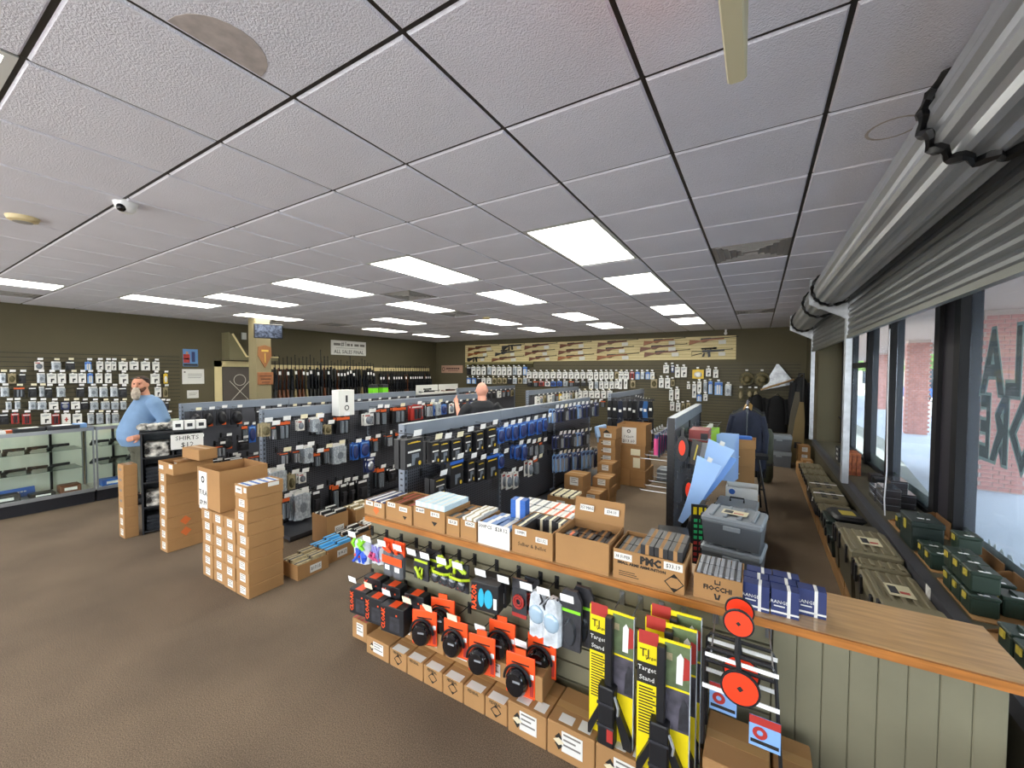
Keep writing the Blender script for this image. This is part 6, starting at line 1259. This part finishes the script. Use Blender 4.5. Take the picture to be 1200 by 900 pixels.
# camouflage hats, bag, tripod net, cases and clothes on the right part of the back wall
for k, x in enumerate((-.25, .07)):
    t = thing('boonie_hat', 'camouflage brimmed hat on the back slatwall, %s' % ('beside the bare hook' if k == 0 else 'beside the wrapped net'), 'hat', (x, YB-.14, 1.68), 0, 'camouflage hats', (PI/2, 0, 0))
    G().lathe([(.17, 0), (.16, .015), (.10, .02), (.095, .07), (.06, .10), (.01, .105)], 18).obj('crown_and_brim', c_camo, t, smooth=True); G().lathe([(.098, .03), (.1, .035), (.098, .045)], 18, caps=False).obj('band', c_tan, t); hook(wb, (x, YB-.02, 1.88), 0, .13)
t = thing('wrapped_net', 'clear wrapped landing net in triangle shape on back wall', 'net', (.38, YB-.10, 1.66)); G().prism([(-.33, -.26), (.36, -.08), (.03, .38), (-.02, .38)], -.05, .03, 'y').obj('wrap', c_clear, t); G().tube([(-.33, -.08, -.24), (.33, -.08, .02)], .022, 8).obj('handle', mat('net_wood', 'a8875a', .5), t)
dk = mat('cloth_blackest', '111114', .95, var=.15, scale=5)
for k, (x, y, z, w_, h_, m_) in enumerate(((-.02, 11.35, 1.32, .28, .8, dk), (.38, 11.35, 1.3, .38, .85, dk), (.79, 10.9, 1.75, .28, 1.3, dk), (.79, 10.6, 1.75, .28, 1.3, clothb), (.79, 11.2, 1.75, .28, 1.3, clothb))): coat(x, y, z, w_, h_, .2, m_, '%s hanging in the dark corner by the shutter, %s from the slatwall goods' % ('black vest' if k < 2 else 'long black coat', ordn(k+1)), 0, chrome, 'dark clothes in the corner')
t = thing('clothes_rail', 'black clothes rail in the corner beyond the windows', 'garment rack', (0, 0, 0)); G().tube([(.80, 10.3, 1.82), (.80, 11.5, 1.82)], .014, 8).obj('rail', black, t)
for y in (10.3, 11.5): G().tube([(.80, y, .02), (.80, y, 1.82)], .013, 8).obj('post', black, t); G().tube([(.6, y, .02), (.93, y, .02)], .013, 8).obj('foot', black, t)
for k, (x, m_, h_, de) in enumerate(((.60, tand, 1.45, 'olive'), (.68, mat('gun_case_tan', '7a6844', .7), 1.25, 'tan'))):
    t = thing('rifle_case', '%s soft rifle case leaning upright in the corner' % de, 'rifle case', (x, 10.15-.1*k, 0), 0, None, (0, .06, 0)); G().loft([[(a*s, b*s*.7, z) for a, b in ((-.1, -.05), (.1, -.05), (.1, .05), (-.1, .05))] for z, s in ((.01, .9), (.3, 1.1), (h_*.7, .8), (h_, .35))]).obj('shell', m_, t, smooth=True); G().box(-.06, .06, -.075, -.06, h_*.25, h_*.35).obj('pocket', black, t)
t = thing('backpack', 'black backpack standing beneath the camouflage hats', 'backpack', (-.05, 11.1, 0)); G().bbox(-.16, .16, -.12, .12, .02, .55, .06).obj('body', dk, t, smooth=True); G().bbox(-.12, .12, -.18, -.11, .06, .3, .03).obj('pocket', clothb, t, smooth=True)
for k in range(2): storage_bin((.36, 9.62, .001+.315*k), .44, .34, .31, 'grey lidded tote near the back wall, %s' % ('on the floor' if k == 0 else 'stacked on top'), greyd, greyp, 0, 'grey totes', 0, False)
stackc(.78, 9.75, .2, .3, .14, 3, 'carton beside the grey totes in the corner', 'corner cartons'); stackc(.80, 9.2, .16, .3, .12, 2, 'carton at the foot of shutter guide', 'corner cartons')
tag(G().box(-.02, .02, -.02, .0, -.06, .06).ball((0, -.03, -.05), .04, 8, 6).obj('wall_camera', wht, None, (-.72, YB-.3, 2.86)), 'small white security camera near the ceiling at the back wall', 'camera')
# dark bags hanging low on window aisle side of far gondola: olive pack
t = thing('pack_roll', 'olive rolled pack standing beyond the coats', 'bag', (.12, 8.0, 0)); G().lathe([(.10, .02), (.12, .1), (.115, .8), (.08, .9)], 12).obj('roll', clotho, t, smooth=True); G().lathe([(.121, .3), (.124, .32), (.121, .34)], 12, caps=False).obj('strap', black, t)
tag(G().bbox(-.2, .2, -.15, .15, 0, .2, .01).obj('grey_carton', c_grey, None, (-1.25, 7.3, .001)), 'grey printed carton on the floor beyond the wire hooks', 'carton')
# goods standing on gondola tops
t = thing('boxed_lamp', 'tall white box with lamp picture standing on a gondola top', 'box', (-4.62, 3.38, 1.27), PI/2); G().box(-.115, .115, -.07, .07, 0, .33).obj('box', c_white, t); G().box(-.015, .015, -.0715, -.07, .17, .26).obj('print', c_dark, t); G().lathe([(.022, 0), (.035, 0)], 14, caps=False).obj('print_ring', c_dark, t, (0, -.0718, .10), FRONT)
for k in range(2):
    t = thing('green_carton', 'neon green topped carton standing on the far shelving, %s' % ordn(k+1), 'box', (-8.2, 6.86+.32*k, 1.181), PI/2, 'neon cartons'); G().box(-.085, .085, -.08, .08, 0, .32).obj('box', mat('neon_box', '7ee02a', .5), t); G().box(-.0855, .0855, -.0805, .0805, .24, .325).obj('lid_band', c_dark, t)
sg = thing('counter_shelf', 'dark service shelf before the rifle racks', 'shelving', (0, 0, 0)); G().box(-8.5, -7.9, 5.6, 10.4, 1.12, 1.18).obj('top', deck_m, sg); G().box(-8.45, -7.95, 5.65, 10.35, .0, 1.12).obj('body', black, sg)
for k in range(2):
    o = spawn(RP[3 if k != 1 else 0], (-8.2, 8.45+.95*k, 1.24), (0, 0, PI/2), '%s lying in a white tray on the service shelf, %s' % ('scoped black rifle' if k != 1 else 'walnut rifle', ordn(k+1)), 'rifle', 'rifles in white trays'); o.scale = (.8, 1, 1)
    t = open_box((-8.2, 8.9+.95*k, 1.181), .22, .92, .06, 'white foam tray holding a rifle on the service shelf, %s' % ordn(k+1), 'white trays', 0, False, .008, 'tray', 'rifle_tray', c_white); G().box(-.11, -.1, -.46, .46, .06, .26).obj('lid', c_white, t)
# exit sign seen edge on, with its red face
t = thing('exit_sign', 'cream plastic exit sign hanging edge on from the ceiling', 'exit sign', (-.062, 1.06, 2.59)); cr = mat('sign_cream', 'd3cba8', .5)
G().bbox(-.022, .022, -.15, .15, 0, .21, .006).obj('housing', cr, t); G().box(-.014, .014, -.03, .03, .21, ZCEIL-2.59).obj('canopy_stem', cr, t); G().cyl((-.0, -.152, .17), (0, -.150, .17), .004, n=8).obj('screw', c_grey, t)
ob('lettering', text_mesh('EXIT', .15, mat('exit_red', 'ff2a18', .4, emit=3.5), 'CENTER', .001, .002), t, (-.0235, 0, .1), (PI/2, 0, -PI/2))
# ------------------------------------------------------------------ people
def solid(parts, name, mats, voxel=.011, parent=None, smooth_it=6):
    g = G()
    for p in parts: p(g)
    me = g.mesh(name, mats); o = bpy.data.objects.new(name, me); COL.objects.link(o)
    md = o.modifiers.new('r', 'REMESH'); md.mode = 'VOXEL'; md.voxel_size = voxel
    sm_ = o.modifiers.new('s', 'SMOOTH'); sm_.iterations = smooth_it; sm_.factor = .5
    dg = bpy.context.evaluated_depsgraph_get(); m2 = bpy.data.meshes.new_from_object(o.evaluated_get(dg))
    bpy.data.objects.remove(o); m2.polygons.foreach_set('use_smooth', [True]*len(m2.polygons)); m2.materials.clear()
    for m in (mats if isinstance(mats, (list, tuple)) else [mats]): m2.materials.append(m)
    return ob(name, m2, parent)
def limb(pts, rs): return lambda g: g.tube(pts, rs, 12)
def blob(c, r): return lambda g: g.ball(c, r, 16, 12)
def rings(lst): return lambda g: g.loft([[(cx+rx*math.cos(a), cy+ry*math.sin(a), z) for a in [2*PI*k/20 for k in range(20)]] for z, cx, cy, rx, ry in lst])
def rotz(p, a, c=(0, 0)): x, y = p[0]-c[0], p[1]-c[1]; return (c[0]+x*math.cos(a)-y*math.sin(a), c[1]+x*math.sin(a)+y*math.cos(a), p[2])
def hand(wrist, d, up, sz=1.0):
    """palm and five fingers as remeshable solids: d = pointing direction, up = back of the hand"""
    d = Vector(d).normalized(); u = Vector(up).normalized(); s = d.cross(u).normalized(); w_ = Vector(wrist); out = []
    pc = w_+d*.05*sz; out.append(lambda g: g.tube([w_, w_+d*.03*sz, w_+d*.085*sz], [.024*sz, .036*sz, .036*sz], 10))
    for k, (off, L) in enumerate(((-.03, .062), (-.010, .074), (.010, .070), (.028, .055))):
        a = w_+d*.08*sz+s*off*sz; b = a+d*L*.5*sz-u*.008*sz; c = b+d*L*.45*sz-u*.022*sz
        out.append(lambda g, a=a, b=b, c=c: g.tube([a, b, c], [.0095*sz, .009*sz, .0075*sz], 8))
    a = w_+d*.03*sz-s*.03*sz; b = a+d*.03*sz-s*.028*sz; c = b+d*.03*sz-s*.006*sz
    out.append(lambda g: g.tube([a, b, c], [.012*sz, .011*sz, .009*sz], 8))
    return out
skin = mat('skin', 'c58a6e', .55, var=.08, scale=10)
def head_parts(c, face_a, sz=1.0):
    P = lambda x, y, z: rotz((c[0]+x*sz, c[1]+y*sz, c[2]+z*sz), face_a, c)
    ps = [blob(c, (.078*sz, .092*sz, .112*sz)), lambda g: g.tube([P(0, -.01, -.03), P(0, -.05, -.07), P(0, -.062, -.095)], [.07*sz, .055*sz, .035*sz], 12),
          lambda g: g.tube([P(0, -.085, .02), P(0, -.108, -.02), P(0, -.1, -.035)], [.010*sz, .017*sz, .015*sz], 8),
          lambda g: g.tube([P(-.05, -.07, .035), P(0, -.088, .035), P(.05, -.07, .035)], .013*sz, 8)]
    for s in (-1, 1): ps.append(lambda g, s=s: g.ball(P(s*.08, .012, -.005), (.014*sz, .02*sz, .03*sz), 8, 6)); ps.append(lambda g, s=s: g.ball(P(s*.045, -.06, -.02), .028*sz, 8, 6))
    return ps, P
# bearded man in a light blue shirt
t = thing('person', 'bearded man in a light blue shirt standing before the glass case', 'person', (-7.35, 2.17, 0))
FA = .85; hc = (.0, -.02, 1.645)
hp_, P = head_parts(hc, FA)
hands1 = hand((.25, -.10, .955), (-.25, -.95, -.2), (.9, -.2, .2))+hand((-.25, -.10, .955), (.25, -.95, -.2), (-.9, -.2, .2))
body = solid(hp_+[limb([(0, .03, 1.42), (0, .015, 1.5), (0, .0, 1.58)], [.085, .07, .065]), rings([(.8, 0, 0, .15, .16), (1.1, 0, 0, .18, .17), (1.4, 0, .03, .15, .10)]),
    limb([(.22, .06, 1.40), (.30, .15, 1.14), (.25, -.10, .955)], [.06, .05, .03]), limb([(-.22, .06, 1.40), (-.30, .15, 1.14), (-.25, -.10, .955)], [.06, .05, .03]),
    limb([(.11, .02, .85), (.11, .0, .5), (.11, .02, .09)], [.09, .062, .04]), limb([(-.11, .02, .85), (-.11, .0, .5), (-.11, .02, .09)], [.09, .062, .04])]+hands1, 'body', skin, .008, t, 4)
blue_shirt = mat('shirt_light_blue', '6c88a8', .85, var=.08, scale=7, bump=.3, bscale=12)
solid([rings([(.81, 0, -.02, .20, .215), (.92, 0, -.035, .215, .245), (1.02, 0, -.035, .22, .245), (1.14, 0, -.015, .225, .22), (1.26, 0, .005, .225, .185), (1.38, 0, .03, .215, .145), (1.46, 0, .035, .16, .105), (1.50, 0, .03, .095, .085)]),
    limb([(.17, .05, 1.42), (.24, .07, 1.37), (.305, .14, 1.15), (.30, .11, 1.10), (.262, -.06, .98)], [.09, .093, .078, .075, .055]), limb([(-.17, .05, 1.42), (-.24, .07, 1.37), (-.305, .14, 1.15), (-.30, .11, 1.10), (-.262, -.06, .98)], [.09, .093, .078, .075, .055]),
    limb([(.07, -.04, 1.47), (0, -.06, 1.46), (-.07, -.04, 1.47)], .03)], 'shirt', blue_shirt, .012, t)
pants = mat('olive_shorts', '4c4a3c', .9, var=.1, scale=9)
solid([rings([(.90, 0, -.01, .18, .18), (.80, 0, .0, .19, .18), (.72, 0, .0, .18, .15)]), limb([(.10, .0, .8), (.115, .0, .5), (.115, 0, .13)], [.125, .10, .085]), limb([(-.10, .0, .8), (-.115, .0, .5), (-.115, 0, .13)], [.125, .10, .085])], 'trousers', pants, .014, t)
for s in (-1, 1): solid([limb([(s*.11, .06, .05), (s*.11, -.06, .045), (s*.11, -.18, .035)], [.05, .05, .035])], 'shoe', black, .012, t)
beard = mat('beard_grey', 'a79a8a', .95, var=.25, scale=40, bump=.6, bscale=120); hairb = mat('hair_brown', '3a2a20', .9, var=.2, scale=30, bump=.5, bscale=90); beard_d = mat('beard_brown', '5a3b2a', .95, var=.25, scale=40)
solid([lambda g: g.tube([P(-.07, -.02, -.04), P(-.055, -.07, -.075), P(0, -.1, -.085), P(.055, -.07, -.075), P(.07, -.02, -.04)], [.016, .028, .032, .028, .016], 8)], 'beard_side', beard_d, .007, t, 3)
solid([lambda g: g.tube([P(0, -.095, -.07), P(0, -.115, -.12), P(0, -.115, -.175), P(0, -.10, -.205)], [.045, .052, .045, .022], 10), lambda g: g.tube([P(-.04, -.095, -.05), P(0, -.112, -.042), P(.04, -.095, -.05)], [.010, .013, .010], 6)], 'beard', beard, .007, t, 3)
solid([lambda g: g.ball((hc[0], hc[1], hc[2]+.03), (.082, .095, .088), 16, 12), lambda g: g.ball(P(0, .03, .0), (.078, .07, .09), 12, 10)], 'hair', hairb, .008, t, 3).location = (-.012*math.sin(FA)*0-.016, .018, .006)
for s in (-1, 1): G().ball(P(s*.03, -.083, .012), (.011, .011, .008), 8, 6).obj('eye', mat('eye_dark', '1f1a18', .2), t)
G().tube([P(-.082, .02, .075), P(-.07, -.06, .088), P(0, -.085, .092), P(.07, -.06, .088), P(.082, .02, .075)], .008, 6).obj('sunglasses', black, t)
G().tube([(.245+.03*math.cos(a), -.06+.02*math.sin(a), .975+.02*math.sin(a)) for a in [2*PI*k/10 for k in range(10)]], .010, 6, True).obj('watch', black, t)
# bald man in black browsing between the gondolas
t = thing('person', 'bald man in a black shirt browsing between the gondolas, seen from behind', 'person', (-3.42, 4.80, 0), 0)
hc = (0, 0, 1.575); FA2 = PI/2+1.05-PI*1.0+PI    # faces away towards the far gondola
hp_, P = head_parts(hc, 3.9)
rot2 = lambda p: rotz(p, 4.0)
R2 = lambda pts: [rot2(p) for p in pts]
ha = rot2((.30, -.38, 1.36)); dd = Vector(rot2((.05, -.6, .75)))
hands2 = hand(ha, dd, rot2((1, 0, .1)))+hand(rot2((-.27, -.12, .95)), rot2((.1, -.6, -.5)), rot2((-1, 0, 0)))
solid(hp_+[limb(R2([(0, .03, 1.34), (0, .02, 1.42), (0, .0, 1.5)]), [.085, .068, .062]), limb(R2([(.2, .05, 1.33), (.30, -.06, 1.12), (.30, -.38, 1.36)]), [.055, .045, .03]), limb(R2([(-.2, .05, 1.33), (-.29, .08, 1.1), (-.27, -.12, .95)]), [.055, .045, .03]),
    rings([(.78, 0, 0, .15, .15), (1.1, 0, 0, .16, .15), (1.34, 0, 0, .14, .11)]), limb(R2([(.1, .02, .82), (.1, 0, .45), (.1, .02, .09)]), [.09, .06, .04]), limb(R2([(-.1, .02, .82), (-.1, 0, .45), (-.1, .02, .09)]), [.09, .06, .04])]+hands2, 'body', mat('skin_pink', 'c98e78', .5, var=.06, scale=12), .008, t, 4)
def rr_(lst):
    def f(g): g.loft([[rot2((rx*math.cos(a), cy+ry*math.sin(a), z)) for a in [2*PI*k/20 for k in range(20)]] for z, cy, rx, ry in lst])
    return f
solid([rr_([(.76, 0, .19, .17), (.95, -.02, .20, .18), (1.1, -.01, .21, .17), (1.25, .0, .225, .155), (1.34, .02, .21, .13), (1.40, .025, .15, .10), (1.43, .025, .085, .08)]), limb(R2([(.17, .03, 1.35), (.24, .02, 1.30), (.31, -.05, 1.13)]), [.08, .08, .066]), limb(R2([(-.17, .03, 1.35), (-.24, .05, 1.28), (-.30, .08, 1.11)]), [.08, .08, .066])], 'shirt', mat('shirt_black', '1a1b20', .85, var=.15, scale=8), .012, t)
solid([rr_([(.84, 0, .18, .15), (.74, 0, .18, .15), (.68, 0, .17, .13)]), limb(R2([(.095, 0, .76), (.1, 0, .5), (.1, 0, .1)]), [.105, .085, .07]), limb(R2([(-.095, 0, .76), (-.1, 0, .5), (-.1, 0, .1)]), [.105, .085, .07])], 'trousers', mat('jeans_dark', '2a3040', .9), .014, t)
for s in (-1, 1): solid([limb(R2([(s*.1, .06, .05), (s*.1, -.06, .045), (s*.1, -.17, .035)]), [.048, .048, .034])], 'shoe', black, .012, t)
for s in (-1, 1): G().ball(P(s*.03, -.083, .012), (.011, .011, .008), 8, 6).obj('eye', MATS['eye_dark'], t)

# bunch of pale blue gloves clipped at the far end of the middle gondola
glv = mat('glove_blue', '9dbbe0', .6)
t = thing('glove_bundle', 'bunch of pale blue gloves hanging at the far end of middle gondola', 'gloves', (-2.14, 6.2, 1.0), PI/2)
G().tube([(-.05, .3, .01), (0, 0, .01)], .005, 5).obj('clip_arm', hook_m, t)
for k in range(5):
    x = -.14+.07*k
    hg = solid([limb([(x, -.01*k, .0), (x+.01, -.02, -.1), (x+.015, -.03, -.17)], [.03, .045, .04])]+[limb([(x-.02+.013*q, -.03, -.17), (x-.03+.018*q, -.035, -.24-.01*(q % 2))], [.014, .011]) for q in range(4)]+[limb([(x-.03, -.03, -.1), (x-.06, -.04, -.16)], [.014, .011])], 'glove', glv, .008, t, 2)
